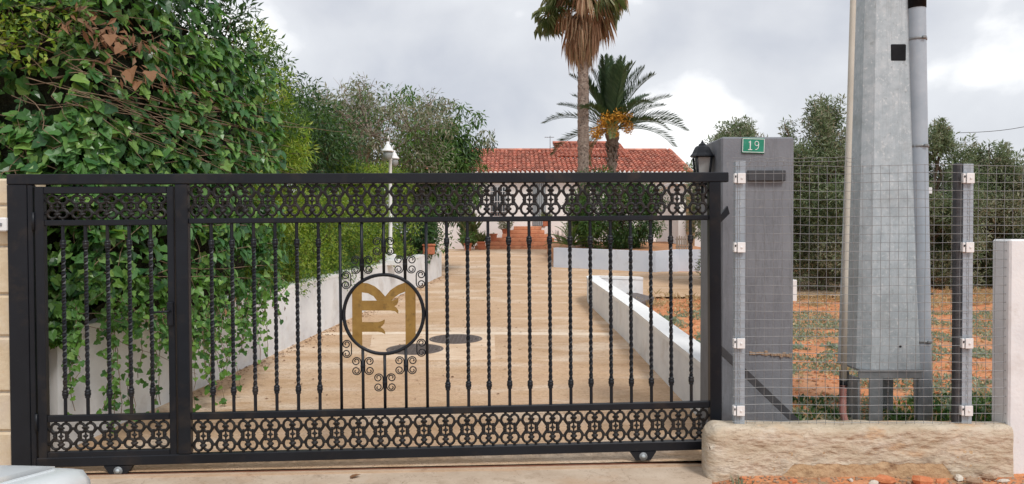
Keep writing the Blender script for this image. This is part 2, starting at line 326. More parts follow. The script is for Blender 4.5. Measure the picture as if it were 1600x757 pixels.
M['olive'] = leafmat('olive_leaf', [(.075, .115, .05), (.13, .18, .085), (.19, .24, .13), (.27, .31, .20)], .3, .5)
M['palm'] = leafmat('palm_leaf', [(.030, .066, .028), (.052, .10, .04), (.085, .14, .06)], .2, .45)
M['palmlight'] = leafmat('palm_leaf_light', [(.08, .12, .04), (.14, .175, .065), (.21, .21, .10)], .25, .5)
M['drypalm'] = leafmat('dry_palm_leaf', [(.22, .12, .07), (.38, .23, .14), (.50, .35, .23), (.32, .28, .15)], .2, .75)
M['dates'] = leafmat('date_fruit', [(.52, .24, .02), (.64, .33, .04)], .05, .5)
M['weed'] = leafmat('weed_leaf', [(.15, .20, .13), (.23, .29, .19), (.32, .36, .26)], .3, .6)
M['drygrass'] = leafmat('dry_grass', [(.42, .32, .17), (.55, .44, .26)], .2, .8)

# ================================================================== ground
def zd(y): return 0.0 if y < 6 else min(.04 * (y - 6), .98)
def zf(y): return max(.15 + .022 * (y - 6), zd(y))
def zg(x, y):
    r = .05 * nz((x, y, 0), .5, 3) + .025 * nz((x, y, 0), 1.9, 8)
    if y <= 5.04: return -.05 + min(1, max(0, (x - 1.3) / .25)) * (.055 + .014 * nz((x, y, 0), 3, 1)) * min(1, max(0, (y - 3.0) / 1.4))
    d = zd(y) - .04
    e0 = 1.68 if y < 10.9 else 1.60 if y < 12.5 else 1.48
    if x <= e0: return d if x > -4 else zd(y) + (r if y > 8 else 0) - .04
    t = min(1, (x - e0) / (.16 if y < 10.9 else .25))
    if y > 14.6 and x < 8.3 and y < 32: return d
    return d * (1 - t) + (zf(y) + (r if x > 2.1 and y > 5.6 else 0)) * t
xs = [-600, -200, -90, -50, -30, -20, -14, -10, -8] + [-6 + .5 * i for i in range(15)] + [1.3, 1.45, 1.48, 1.55, 1.60, 1.68, 1.75, 1.84, 2.0] + [2.3 + .3 * i for i in range(50)] + [18, 20, 24, 30, 50, 90, 200, 600]
ys = [-60, -20, -8, -3, 0, 2, 3, 3.5, 4, 4.3, 4.6, 4.8, 4.95, 5.04, 5.1, 5.4] + [5.7 + .3 * i for i in range(60)] + [24.5 + i for i in range(16)] + [45, 55, 80, 140, 300, 700, 1500]
mb = MB(); mb.v = [(x, y, zg(x, y)) for y in ys for x in xs]; nx = len(xs)
mb.f = [(j * nx + i, j * nx + i + 1, (j + 1) * nx + i + 1, (j + 1) * nx + i) for j in range(len(ys) - 1) for i in range(nx - 1)]; mb.sm = [True] * len(mb.f)
tag(mb.build('ground', M['soil']), kind='structure')

# walls of the drive: inner faces
LW = [(-3.37, 5.47), (-3.33, 6.3), (-3.05, 8.5), (-2.55, 13.0), (-2.33, 14.9), (-1.83, 19.2)]
LH = [.93, .90, .82, .76, .72, .66]
RW = [(1.64, 6.225), (1.62, 7.2), (1.58, 9.6), (1.51, 11.66), (1.43, 13.8), (1.45, 14.3), (1.55, 14.65), (1.78, 14.85), (2.1, 14.95), (2.6, 15.0)]
def lerp_poly(P, y):
    for (x0, y0), (x1, y1) in zip(P, P[1:]):
        if y0 <= y <= y1: return x0 + (x1 - x0) * (y - y0) / (y1 - y0)
    return P[0][0] if y < P[0][1] else P[-1][0]
rows = []
for i in range(130):
    y = 5.07 + i * .2; l = lerp_poly(LW, y) - .12 if y < 19.2 else -1.95 - min(1.6, (y - 19.2) * .5)
    if y < 14.0: r = lerp_poly(RW, max(y, 5.5)) + .1
    elif y < 14.9: r = 1.7
    elif y < 20.3: r = 8.0
    else: r = max(1.35, 4.2 - (y - 20.3) * 1.9) if y < 22 else 2.6
    rows.append((y, l, r))
mb = MB(); k = 14
for y, l, r in rows:
    ye = lambda x: y + (.0643 * (x + 2.3) if y < 5.1 else 0)
    mb.v += [(l + (r - l) * j / k, ye(l + (r - l) * j / k), zd(y) + .004) for j in range(k + 1)]
mb.f = [(j * (k + 1) + i, j * (k + 1) + i + 1, (j + 1) * (k + 1) + i + 1, (j + 1) * (k + 1) + i) for j in range(len(rows) - 1) for i in range(k)]; mb.sm = [True] * len(mb.f)
tag(mb.build('driveway', M['drive']), kind='structure')
def sheet(name, poly, dz, mat):         # a thin slab following the slope of the drive
    return tag(MB().slab(poly, lambda x, y: zd(y) - .03, lambda x, y: zd(y) + dz).build(name, mat), kind='structure')
sheet('concrete_strip', [(-2.75, 10.55), (-1.2, 10.60), (1.45, 10.5), (1.45, 10.72), (-1.2, 10.82), (-2.74, 10.74)], .009, M['strip'])
sheet('concrete_patch', [(-2.0, 10.54), (-.25, 10.54), (-.20, 8.9), (-.55, 8.82), (-1.2, 8.86), (-1.75, 8.80), (-1.85, 9.6)], .0085, M['patch'])
tag(MB().slab([(-9, -7), (.6, -7), (1.05, 2.5), (1.22, 4.4), (1.42, 5.30), (-3.3, 4.995), (-9, 4.9)], -.06, -.022).build('forecourt', M['fore']), kind='structure')
# steel running rail of the gate, set in the ground
mb = MB(); ca, sa = math.cos(GA), math.sin(GA)
def gw(u, y, z): return Vector((GX + u * ca - y * sa, GY + u * sa + y * ca, z))
mb.tube([gw(.15, -.0, -.022), gw(4.95, -.0, -.018)], .016, 6); mb.build('gate_track', M['rust'])['kind'] = 'structure'
mb = MB(); vs = [gw(.1, -.05, -.05), gw(4.95, -.05, -.05), gw(4.95, .08, -.05), gw(.1, .08, -.05)]
vs += [v + Vector((0, 0, .040)) for v in vs]
mb.add(vs, [(0, 3, 2, 1), (4, 5, 6, 7), (0, 1, 5, 4), (1, 2, 6, 5), (2, 3, 7, 6), (3, 0, 4, 7)]); tag(mb.build('track_kerb', M['track']), kind='structure')

def wall_loft(name, P, H, thick, base, mat, side=-1, coping=None, label=None, cat='wall', ovh=0.0, cop=.05):
    """retaining wall along a plan polyline; thickness grows to `side`; coping is a separate part"""
    n = len(P); nor = []
    for i in range(n):
        a = Vector(P[max(0, i - 1)]); b = Vector(P[min(n - 1, i + 1)]); d = (b - a).normalized(); nor.append(Vector((-d.y, d.x)) * side)
    mb = MB(); sec = []
    for i, (x, y) in enumerate(P):
        o = nor[i] * thick; z0 = base(y) - .25; z1 = base(y) + H[i]
        sec.append([(x, y, z0), (x, y, z1), (x + o.x, y + o.y, z1), (x + o.x, y + o.y, z0)])
    mb.v = [p for s_ in sec for p in s_]
    for i in range(n - 1):
        for j in range(3): mb.f.append((i * 4 + j, i * 4 + j + 1, i * 4 + 4 + j + 1, i * 4 + 4 + j))
    mb.f += [(3, 2, 1, 0), tuple(range(n * 4 - 4, n * 4))]; mb.sm = [False] * len(mb.f)
    o = mb.build(name, mat); tag(o, label, cat)
    if coping:
        mb = MB(); sec = []
        for i, (x, y) in enumerate(P):
            q = Vector((x, y)) - nor[i] * ovh; o2 = nor[i] * (thick + 2 * ovh); z1 = base(y) + H[i] + .001
            sec.append([(q.x, q.y, z1), (q.x, q.y, z1 + cop), (q.x + o2.x, q.y + o2.y, z1 + cop), (q.x + o2.x, q.y + o2.y, z1)])
        mb.v = [p for s_ in sec for p in s_]
        for i in range(n - 1):
            for j in range(4): mb.f.append((i * 4 + j, i * 4 + (j + 1) % 4, i * 4 + 4 + (j + 1) % 4, i * 4 + 4 + j))
        mb.f += [(3, 2, 1, 0), tuple(range(n * 4 - 4, n * 4))]; mb.sm = [False] * len(mb.f)
        mb.build('coping', coping, o)
    return o
wall_loft('retaining_wall', LW, [h - .04 for h in LH], .24, zd, M['white'], side=1, coping=M['coping'], label='long white rendered retaining wall along the left of the drive, under ivy and lime hedge', ovh=.004, cop=.04)
wall_loft('retaining_wall', RW, [.46, .46, .46, .45, .44, .43, .41, .39, .37, .35], .22, zd, M['white'], side=-1, coping=M['coping'], label='low white retaining wall curving away on the right of the drive, beside red soil', ovh=.012, cop=.05)
BW = [(1.23, 21.9), (2.5, 21.1), (3.93, 20.25), (4.75, 21.0), (6.2, 20.9)]
wall_loft('garden_wall', BW, [.58] * 5, .2, zd, M['bluewhite'], side=1, label='low pale blue garden wall with an angled corner in front of the round bush')
# raised beds behind the walls
b = [(x - .2, y) for x, y in LW] + [(-2.2, 19.4), (-9, 19.4), (-9, 5.3)]
tag(MB().slab(b, lambda x, y: zd(y) - .1, lambda x, y: zd(y) + .78 - (.16 if y > 12 else 0)).build('garden_bed', M['bedsoil']), kind='structure')
b = [(1.33, 22.05), (2.6, 21.25), (3.93, 20.45), (4.75, 21.18), (6.2, 21.08), (6.2, 28), (1.33, 28)]
tag(MB().slab(b, lambda x, y: zd(y) - .1, lambda x, y: zd(y) + .45).build('garden_bed', M['bedsoil']), kind='structure')
tag(MB().slab([(1.72, 12.2), (1.64, 13.6), (1.68, 14.3), (1.85, 14.6), (2.5, 14.78), (2.7, 14.0), (2.2, 13.0), (2.0, 12.0)], lambda x, y: zf(y) - .05, lambda x, y: zf(y) + .10).build('gravel_bed', M['gravel']), kind='structure')
# manhole covers
def manhole(px, py, label):
    y = 9.51 if px < 700 else 10.23; x = (px - 800) / F * y
    t = empty('manhole_cover', label, 'manhole cover', (x, y, zd(y)), (math.atan(.04), 0, 0), 'manhole covers in the drive')
    MB().lathe([(.37, -.02), (.37, .010), (.335, .012), (.335, .006)], 28, smooth=False).build('frame', M['iron_cover'], t)
    m = MB().lathe([(.33, -.01), (.33, .013)], 28, smooth=False)
    for i in range(-5, 6):
        for j in range(-5, 6):
            if math.hypot(i, j) < 5.2: m.box((i * .056 - .018, j * .056 - .018, .0132), (i * .056 + .018, j * .056 + .018, .0175))
    m.build('lid', M['iron_cover'], t)
manhole(648, 547, 'nearer round dark cast iron manhole cover, partly behind the gate emblem')
manhole(712, 531, 'farther round dark cast iron manhole cover in the pale concrete strip')

# ================================================================== the sliding gate
gate = empty('sliding_gate', 'black wrought iron sliding gate with scrolled bands, twisted bars and a gold emblem', 'gate', (GX - .026 * math.sin(GA), GY + .026 * math.cos(GA), 0), (0, -GS, GA))
def gbox(name, u0, u1, v0, v1, y=.027, parent=gate, mat='black', b=.005, yc=0.0):
    return MB().bbox((u0, yc - y, v0), (u1, yc + y, v1), b).build(name, M[mat], parent)
gbox('top_beam', 0, 4.984, 1.970, 2.040, .030)
gbox('post', 0, .128, -.03, 1.969, .029); gbox('post', .1295, .164, -.022, 1.969, .024)
gbox('post', 1.105, 1.190, .109, 1.969, .028); gbox('post', 4.842, 4.926, .109, 1.969, .029)
gbox('bottom_beam', .165, 4.926, .042, .108, .027)
gbox('rail', 1.191, 4.841, 1.697, 1.733, .020); gbox('rail', 1.191, 4.841, .342, .390, .020)
# tail of the gate, behind the fence
MB().prism([gp(1129, 349), gp(1129, 337), gp(1141, 322), gp(1144, 334)], -.016, .016).build('gusset', M['black'], gate)
MB().prism([gp(1130, 541), gp(1130, 556), gp(1236, 658), gp(1252, 658)], -.012, .012).build('tail_brace', M['graydark'], gate)
def baluster_mesh(h, c0, c1):
    m = MB(); r = .0122
    m.tube([(0, 0, 0), (0, 0, c0)], r * .95, 8, False); m.tube([(0, 0, c1), (0, 0, h)], r * .95, 8, False)
    n = 46; m.tube([(0, 0, c0 + (c1 - c0) * i / n) for i in range(n + 1)], [.0148] * (n + 1), 4, False, False, twist=2 * math.pi * 5.5 / n)
    return m.mesh('baluster', M['black'])
col = MB().lathe([(.0135, -.030), (.017, -.026), (.017, -.020), (.0145, -.018), (.0195, -.012), (.0205, 0), (.0195, .009), (.0155, .012), (.0205, .015), (.0205, .020), (.0165, .025), (.0135, .032)], 10).mesh('collar', M['black'])
def bars(us, v0, v1, parent, me):
    for i, u in enumerate(us):
        o = link('baluster', me, parent, (u, 0, v0), (0, 0, R.uniform(0, 6)))
        for v in (.538, 1.559): link('collar', col, o, (0, 0, v - v0 + R.uniform(-.004, .004)), (0, 0, R.uniform(0, 6)))
us = [1.337, 1.477, 1.624, 1.771, 1.919, 2.067] + [2.959 + i * .14595 for i in range(13)]
bars(us, .39, 1.697, gate, baluster_mesh(1.307, .148, 1.169))
# plain bars around the emblem
def plain(u, v0, v1): MB().tube([(0, 0, 0), (0, 0, v1 - v0)], .0105, 8).build('plain_bar', M['black'], gate, (u, 0, v0))
EC = (2.515, 1.052); ER = .278
plain(2.216, .39, 1.697); plain(2.815, .39, 1.697)
for u in (2.366, 2.518, 2.666):
    dv = math.sqrt(max(0, ER ** 2 - (u - EC[0]) ** 2)); plain(u, EC[1] + dv, 1.697); plain(u, .39, EC[1] - dv)
MB().ring(EC, ER, ER, .0125, 56, 6).build('emblem_ring', M['black'], gate)
def zz(p): return gp(525 + p[0] / 2.91, 360 + p[1] / 2.91)
E_A = [(77, 288), (96, 262), (121.5, 240), (121.5, 540), (98, 520), (77, 492)]
E_B = [(122, 240), (150, 243), (180, 256), (205, 276), (228, 303), (252, 274), (285, 252), (321.5, 238), (319.5, 281), (292, 292), (268, 310), (258, 321.5), (190, 321.5), (175, 302), (150, 288), (122, 284)]
E_C = [(122, 322), (258, 322), (275, 317), (288, 308), (288, 328), (280, 342), (270, 347), (280, 355), (288, 368), (287, 382), (272, 370), (250, 367), (122, 367)]
E_D = [(122, 420), (195, 420), (212, 415), (226, 407), (224, 425), (214, 437), (206, 443), (216, 450), (226, 462), (227, 475), (212, 467), (195, 464), (122, 464)]
E_E = [(322, 238), (348, 258), (367, 286), (366, 490), (345, 515), (320, 535), (320, 281)]
m = MB()
for q in (E_A, E_B, E_C, E_D, E_E): m.prism([zz(p) for p in q], -.004, .004)
tag(m.build('emblem_plate', M['bronze'], gate), 'gold brown sheet metal monogram of letters with fishtail bars inside the ring')
# scrolls
def spiral(sx):
    pts = [(0, -.012), (0, .012)]
    for i in range(25):
        t = i / 24; a = math.pi - t * 3.3 * math.pi; r = .033 * (1 - t) + .009 * t
        c = (.033, .030); pts.append((c[0] + r * math.cos(a), c[1] + .006 * t + r * math.sin(a)))
    return pts
half = spiral(1); cs = [(x, -z) for x, z in half[::-1]][:-1] + half[1:]
scr = MB().tube([(x + .0125, 0, z) for x, z in cs], .0042, 5).mesh('scroll', M['black'])
def scroll(u, v, flip=False): link('scroll', scr, gate, (u, 0, v), (0, 0, math.pi if flip else 0))
knot = MB().bbox((-.016, -.014, -.009), (.016, .014, .009), .004).mesh('clamp', M['black'])
for u, v in ((2.518, 1.530), (2.366, 1.400), (2.666, 1.400), (2.366, .690), (2.666, .690), (2.518, .572)):
    scroll(u, v); scroll(u, v, True); link('clamp', knot, gate, (u, 0, v))
for u, v, fl in ((2.300, 1.295, True), (2.731, 1.295, False), (2.300, .812, True), (2.731, .812, False)): scroll(u, v, fl)
# cast ornament bands
def ornament(W, H):
    m = MB(); rx, rz, cx, cz = W * .20, H * .155, W * .205, H * .275
    for sx in (-1, 1):
        for sz in (-1, 1):
            m.ring((sx * cx, sz * cz), rx, rz, .0098, 12, 5)
            m.tube([(sx * cx * 1.02, 0, sz * (cz + rz)), (sx * cx * 1.02, 0, sz * H / 2)], .0105, 5, False)
            m.tube([(sx * W * .5, 0, sz * H * .262), (sx * (cx + rx * .9), 0, sz * H * .262)], .0092, 5, False)
            m.tube([(sx * W * .47, 0, sz * H * .25), (sx * W * .375, 0, sz * H * .16), (sx * W * .27, 0, sz * H * .07)], [.0075, .0085, .0085], 5, False)
            m.ball((sx * W * .25, 0, sz * H * .055), (.0125, .012, .0085), 6, 4)
        m.tube([(sx * W * .20, 0, -H * .17), (sx * W * .225, 0, 0), (sx * W * .20, 0, H * .17)], [.0085, .0115, .0085], 5, False)
        m.ball((sx * W * .245, 0, 0), (.0165, .014, .0095), 6, 4)
    m.tube([(0, 0, -cz), (0, 0, -H * .08), (0, 0, 0), (0, 0, H * .08), (0, 0, cz)], [.011, .006, .012, .006, .011], 5, False)
    m.ball((0, 0, 0), (.021, .014, .0095), 6, 4)
    for sz in (-1, 1):
        m.ball((0, 0, sz * cz), (W * .165, .014, H * .062), 8, 5); m.ball((0, -.006, sz * (cz + H * .03)), (W * .10, .013, H * .055), 7, 4); m.ball((0, 0, sz * H * .19), (.011, .011, .013), 6, 4)
    return m.mesh('ornament', M['iron'])
def band(u0, u1, v0, v1, n, parent):
    W, H = (u1 - u0) / n, v1 - v0; me = ornament(W, H)
    for i in range(n): link('ornament', me, parent, (u0 + W * (i + .5), 0, (v0 + v1) / 2))
band(1.190, 4.842, 1.733, 1.970, 24, gate); band(1.190, 4.842, .108, .342, 24, gate)
# pedestrian door set into the gate
dr = MB()
for u0, u1, v0, v1, y in ((.176, .235, .092, 1.955, .022), (1.048, 1.094, .092, 1.955, .022), (.236, 1.047, 1.907, 1.955, .0215), (.236, 1.047, .092, .144, .0215), (.236, 1.047, 1.689, 1.728, .018), (.236, 1.047, .349, .393, .018)):
    dr.bbox((u0, -y, v0), (u1, y, v1), .004)
dr = dr.build('pedestrian_door', M['black'], gate)
bars([.349, .498, .643, .787, .930], .393, 1.689, dr, baluster_mesh(1.296, .145, 1.166))
band(.235, 1.048, 1.728, 1.907, 5, dr); band(.235, 1.048, .144, .349, 5, dr)
m = MB().bbox((1.050, -.050, 1.00), (1.090, -.0225, 1.16), .004); m.tube([(1.07, -.045, 1.10), (1.07, -.075, 1.10), (1.045, -.080, 1.10), (.955, -.078, 1.093)], .008, 6); m.build('handle', M['black'], dr)
for v in (.35, 1.72): MB().tube([(.170, -.026, v - .06), (.170, -.026, v + .06)], .010, 8).build('hinge', M['black'], dr)
# wheels
for u in (.705, 4.349):
    o = MB().prism([(-.095, .0415), (.095, .0415), (.055, -.018), (-.055, -.018)], -.030, .030).build('wheel_bracket', M['black'], gate, (u, 0, 0))
    MB().tube([(0, -.034, .008), (0, .034, .008)], .030, 12).build('wheel', M['galv2'], o)
    MB().tube([(0, -.042, .010), (0, -.034, .010)], .014, 8).build('bolt', M['galv'], o)

# ================================================================== left sandstone pillar and intercom
sp = empty('stone_pillar', 'pillar of pale orange sandstone blocks left of the black gate', 'pillar', (-3.42, 5.18, 0))
zs = [-.05, .28, .55, .93, 1.22, 1.55, 1.83, 2.02]
for i, (a, b_) in enumerate(zip(zs, zs[1:])):
    j = R.uniform(-.006, .006)
    MB().bbox((-.46 + j, -.13 + j * .5, a + .006), (.0 + j * .6 - .004, .27, b_ - .006), .014).build('stone_block', M['sand'], sp)
MB().box((-.445, -.112, -.05), (-.018, .26, 2.01)).build('mortar', M['stonepale'], sp)
ic = empty('intercom', 'small white intercom box on the sandstone pillar', 'intercom', (-3.462, 5.012, 1.70)); ic.rotation_euler.z = 0
MB().bbox((-.07, -.035, -.047), (.055, .03, .047), .008).build('housing', M['whitemetal'], ic)
MB().bbox((.012, -.042, -.010), (.030, -.0355, .010), .003).build('button', M['galv2'], ic)

# ================================================================== grey pillar with number plate and lantern
PX0, PX1, PY0, PY1, PZ = 1.585, 2.135, 5.60, 6.22, 2.37
gpl = MB().bbox((PX0, PY0, -.1), (PX1, PY1, PZ), .012).build('gate_pillar', M['graypil']); tag(gpl, 'square grey rendered gate pillar behind the wire mesh, carrying the house number', 'pillar')
MB().bbox((PX0 + .19, PY0 - .035, 2.035), (PX1 - .075, PY0 + .02, 2.115), .004).build('guide_bracket', M['graydark'], gpl)
m = MB()
for i in range(14):
    x0 = 1.80 + i * .023; zc = .735 - i * .0016 + R.uniform(-.006, .006); h = R.uniform(.008, .02)
    m.bbox((x0, PY0 - .006 - R.uniform(0, .008), zc - h), (x0 + .0235, PY0 + .004, zc + h), .003)
m.build('mortar_crack', M['stonebrown'], gpl)  # raised brown strip standing in for a broken crack in the render
pl = empty('house_number_plate', 'small green enamel plate with white number 19 on the grey pillar', 'sign', (at(1176.5, 228, 5.6).x, PY0, at(1176.5, 228, 5.6).z), (0, math.radians(1.5), 0))
MB().bbox((-.085, -.012, -.058), (.085, .002, .058), .003).build('plate', M['signgreen'], pl)
m = MB()
for lo, hi in (((-.083, -.052), (.083, -.048)), ((-.083, .048), (.083, .052)), ((-.083, -.047), (-.079, .047)), ((.079, -.047), (.083, .047))): m.box((lo[0], -.0135, lo[1]), (hi[0], -.0118, hi[1]))
m.build('border', M['whitemetal'], pl)
m = MB()
m.box((-.028, -.0138, -.034), (-.021, -.0118, .034)); m.box((-.040, -.0137, -.0345), (-.0095, -.0117, -.029)); m.box((-.037, -.0139, .022), (-.0285, -.0119, .028)); m.build('digit', M['whitemetal'], pl)
m = MB(); m.ring((.024, .015), .0145, .017, .0032, 16, 4, -.0125); m.tube([(.0385, -.0125, .015), (.0385, -.0125, -.008), (.034, -.0125, -.022), (.024, -.0125, -.031), (.012, -.0125, -.030)], .0032, 4); m.build('digit', M['whitemetal'], pl)
# wall lantern on the pillar's drive side
wl = empty('wall_lantern', 'black iron wall lantern with domed cap on the grey pillar', 'lantern', (1.497, 5.82, 2.03))
MB().lathe([(.062, .205), (.098, .212), (.094, .222), (.080, .238), (.070, .262), (.058, .285), (.044, .296), (.030, .300), (.030, .308), (.016, .318), (.006, .335), (.001, .345)], 8, smooth=False).build('cap', M['black'], wl)
m = MB()
for q in range(4):
    a = math.pi / 4 + q * math.pi / 2; m.tube([(.055 * math.cos(a), .055 * math.sin(a), 0), (.082 * math.cos(a), .082 * math.sin(a), .207)], .009, 4)
m.lathe([(.05, -.012), (.064, .0), (.062, .012), (.04, .013)], 8, smooth=False); m.build('frame', M['black'], wl)
MB().lathe([(.046, .013), (.070, .204)], 4, smooth=False).build('glass', M['glass'], wl, rot=(0, 0, math.pi / 4))
MB().tube([(0, 0, -.01), (0, 0, -.07), (.03, 0, -.11), (.088, 0, -.10)], .012, 6).build('bracket', M['black'], wl)

# ================================================================== low rough wall, wire fence, white wall
def rough_wall(x0, x1, y0, y1, z0, z1, name, mat, parent=None):
    n = 260; prof = []
    for i in range(17): prof.append((y0, i / 16))
    prof += [(y0 + .006, z1 - .016), (y0 + .022, z1 - .004)] + [(y0 + .04 + (y1 - y0 - .08) * i / 4, z1) for i in range(1, 4)] + [(y1 - .04, z1 - .004), (y1, z1 - .05), (y1, -.08)]
    mb = MB(); k = len(prof)
    for i in range(n + 1):
        x = x0 + (x1 - x0) * i / n; e = max(0, 1 - (x - x0) / .09); e2 = max(0, 1 - (x1 - x) / .03)
        zb = z0(x) if callable(z0) else z0
        for q_, (y, z) in enumerate(prof):
            if q_ < 17: z = zb + (z1 - .05 - zb) * z
            yc = (y0 + y1) / 2; s = 1 - .45 * e ** 3; p = Vector((x, yc + (y - yc) * s, z if z < z1 - .12 else z - .06 * e ** 2))
            f = .004 * nz(p, 7, 2) + .006 * nz((p.x, p.y, p.z * 2), 17, 5) + .005 * nz((p.x, p.y, p.z * 2), 40, 9) + .006 * nz(p, 2.2, 4)
            if z < .16 and y == y0: f += .012 * (.16 - z) / .2
            p.y += -f if y <= y0 + .05 else f * .4
            p.z += (.012 * nz(p, 6, 12) if z > z1 - .06 else 0); mb.v.append(tuple(p))
    mb.f = [(i * k + j, (i + 1) * k + j, (i + 1) * k + j + 1, i * k + j + 1) for i in range(n) for j in range(k - 1)] + [tuple(range(k)), tuple(range(n * k, n * k + k))[::-1]]
    mb.sm = [True] * len(mb.f); return mb.build(name, mat, parent)
def ragged(x):
    if x < 1.74 or x > 3.02: return -.07
    e = min(1, (x - 1.74) / .16, (3.02 - x) / .12)
    return -.07 + e * (.165 + .022 * nz((x, 0, 0), 3.2, 2) + .016 * nz((x, 0, 0), 11, 4) + .008 * nz((x, 0, 0), 31, 4))
lw = rough_wall(1.325, 3.37, 4.955, 5.20, ragged, .335, 'low_wall', M['lowwall']); tag(lw, 'low rough cream rendered wall with rounded end under the wire fence', 'wall')
rough_wall(1.5, 3.2, 4.957, 5.12, -.08, .20, 'footing', M['footing'], lw)

fence = empty('wire_fence', 'galvanised square mesh fence on steel angle posts standing on the low rough wall', 'fence', (1.5, 5.07, .33))
def L_(x, y, z): return (x - 1.5, y - 5.07, z - .33)
FY = 5.035
def wire_panel(name, x0, x1, zb, zt, cols_at, rows_at, clip):
    m = MB()
    def dist(x, z): return Vector((x + .011 * nz((x, z, 0), 1.7, 5) + .0035 * nz((x, z, 3), 7), FY + .012 * nz((x, z, 0), 1.3, 9), z + .011 * nz((x, z, 0), 1.5, 15) + .0035 * nz((x, z, 1), 6)))
    for x in cols_at:
        zz0 = clip(x); q = [L_(*dist(x, zz0 + (zt - zz0) * i / 16)) for i in range(17)]
        m.tube(q, 0.0017, 4, False, False)
    for z in rows_at:
        xe = x1(z) if callable(x1) else x1; q = [L_(*(dist(x0 + (xe - x0) * i / 30, z) + Vector((0, -.0028, 0)))) for i in range(31)]
        m.tube(q, 0.0017, 4, False, False)
    return tag(m.build(name, M['wire'], fence), kind='stuff')
cols_ = [1.515, 1.535, 1.552, 1.60] + [1.66 + .0605 * i for i in range(38)]
rows_ = [.35 + .0585 * i for i in range(30)] + [2.10]
wire_panel('wire_mesh', 1.502, lambda z: 3.40 if z < 1.56 else 3.95, .33, 2.105, cols_, rows_, lambda x: 1.61 if x > 3.37 else .335)
m = MB()                      # folded over strip at the top left and the loose ends round the first post
for z, a in ((2.125, .010), (2.150, .012)):
    m.tube([L_(1.50 + (2.33 - 1.50) * i / 24, FY - .01 + .01 * nz((i, z, 0), .7), z + a * nz((i * .3, z, 0), 1.5, 3) * 1.4 + .004 * i / 24) for i in range(25)], .0016, 4, False, False)
for i in range(13):
    x = 1.55 + .0605 * i; m.tube([L_(x, FY, 2.10), L_(x + R.uniform(-.01, .01), FY - .012, 2.128), L_(x + R.uniform(-.015, .015), FY - .005, 2.155)], .0013, 4, False, False)
m.build('fold_strip', M['wire'], fence)
def fpost(x, z1, w_=.034):
    m = MB(); m.box(L_(x, 5.047, .30), L_(x + w_ * 2, 5.052, z1)); m.box(L_(x, 5.0525, .30), L_(x + .005, 5.095, z1))
    o = m.build('post', M['galvblue'], fence)
    for z in (.43, .89, 1.545, 2.015):
        k = MB(); k.bbox(L_(x + .008, 5.022, z - .035), L_(x + .062, 5.030, z + .035), .003); k.bbox(L_(x + .030, 5.016, z - .006), L_(x + .042, 5.0215, z + .006), .002)
        k.bbox(L_(x - .014, 5.024, z - .033), L_(x + .003, 5.060, z + .033), .003); k.build('clip', M['whitemetal'], o)
        MB().bbox(L_(x + .0035, 5.026, z - .022), L_(x + .0075, 5.046, z + .022), .001).bbox(L_(x - .010, 5.020, z + .004), L_(x - .002, 5.0235, z + .018), .001).build('clip_gap', M['dark'], o)  # dark strip painting the shaded gap between clip plates, plus small dark mark
    m = MB(); [m.box(L_(x + .030, 5.0445, .37 + .0585 * i), L_(x + .038, 5.0468, .39 + .0585 * i)) for i in range(29)]; tag(m.build('slot', M['galv'], o), kind='stuff')
    return o
fpost(1.525, 2.135); fpost(3.080, 2.115)
o = MB().bbox(L_(3.036, 5.053, .30), L_(3.0785, 5.10, 2.12), .004).build('post_web', M['graydark'], fence)
ww = MB().bbox((3.37, 5.0, -.1), (4.9, 5.19, 1.60), .012).build('boundary_wall', M['white']); tag(ww, 'smooth pale rendered wall end at the far right of the mesh fence', 'wall')

# ================================================================== steel electricity pole
BP = at(1377.5, 600, 6.05); pole = empty('utility_pole', 'tall tapered galvanised steel electricity pole with a square hole, behind the mesh fence', 'pole', (BP.x, 6.05, .16))
def psec(z, grow=0.0):
    t = (z - .40) / 8.0; w_ = .273 * (1 - t) + .085 * t + grow; d = .20 * (1 - t) + .07 * t + grow; ch = w_ * .52
    return [(-w_, d), (-w_, -d + ch * .45), (-w_ + ch * .62, -d), (w_ * .92, -d), (w_, -d + .03), (w_, d)]
m = MB(); zz_ = [.40, .9, 1.5, 2.2, 3.0, 4.0, 6.0, 8.2]
for z in zz_: m.v += [(x, y, z) for x, y in psec(z)]
m.f = [(i * 6 + j, i * 6 + (j + 1) % 6, i * 6 + 6 + (j + 1) % 6, i * 6 + 6 + j) for i in range(7) for j in range(6)] + [tuple(range(6))[::-1], tuple(range(42, 48))]; m.sm = [False] * len(m.f)
m.build('shaft', M['galv'], pole)
hx, hz = (1384.5 - 1377) / F * 5.87, at(1384, 81, 5.86).z - .16
def face_y(z): t = (z - .40) / 8; return -(.20 * (1 - t) + .07 * t)
MB().bbox((hx - .066, face_y(hz) - .006, hz - .072), (hx + .066, face_y(hz) + .05, hz + .072), .012).build('hole_shade', M['dark'], pole)  # solid dark box, the shade of the hole put into its colour
m = MB()
for z in (1.05, 1.27): m.ball((hx + .26, face_y(z) - .002, z - .05), (.010, .006, .010), 8, 4)
m.ball((hx + .01, face_y(.6) - .002, .585), (.011, .006, .011), 8, 4); m.build('bolt', M['dark'], pole)
MB().box((-.276, -.212, .385), (.276, .205, .3995)).build('flange', M['galv2'], pole)
m = MB().box((-.285, -.205, .33), (.285, -.19, .3845)); m.build('skirt', M['galv2'], pole)
for x0, x1, y0, y1 in ((-.285, -.265, -.19, -.03), (-.20, -.09, -.205, -.19), (.19, .285, -.205, -.185), (.05, .16, .12, .14), (-.28, -.20, .14, .16)):
    MB().bbox((x0, y0, -.12), (x1, y1, .3295 if y0 > -.2 or x0 > .1 or x0 < -.1 else .3295), .004).build('leg', M['galv2'], pole)
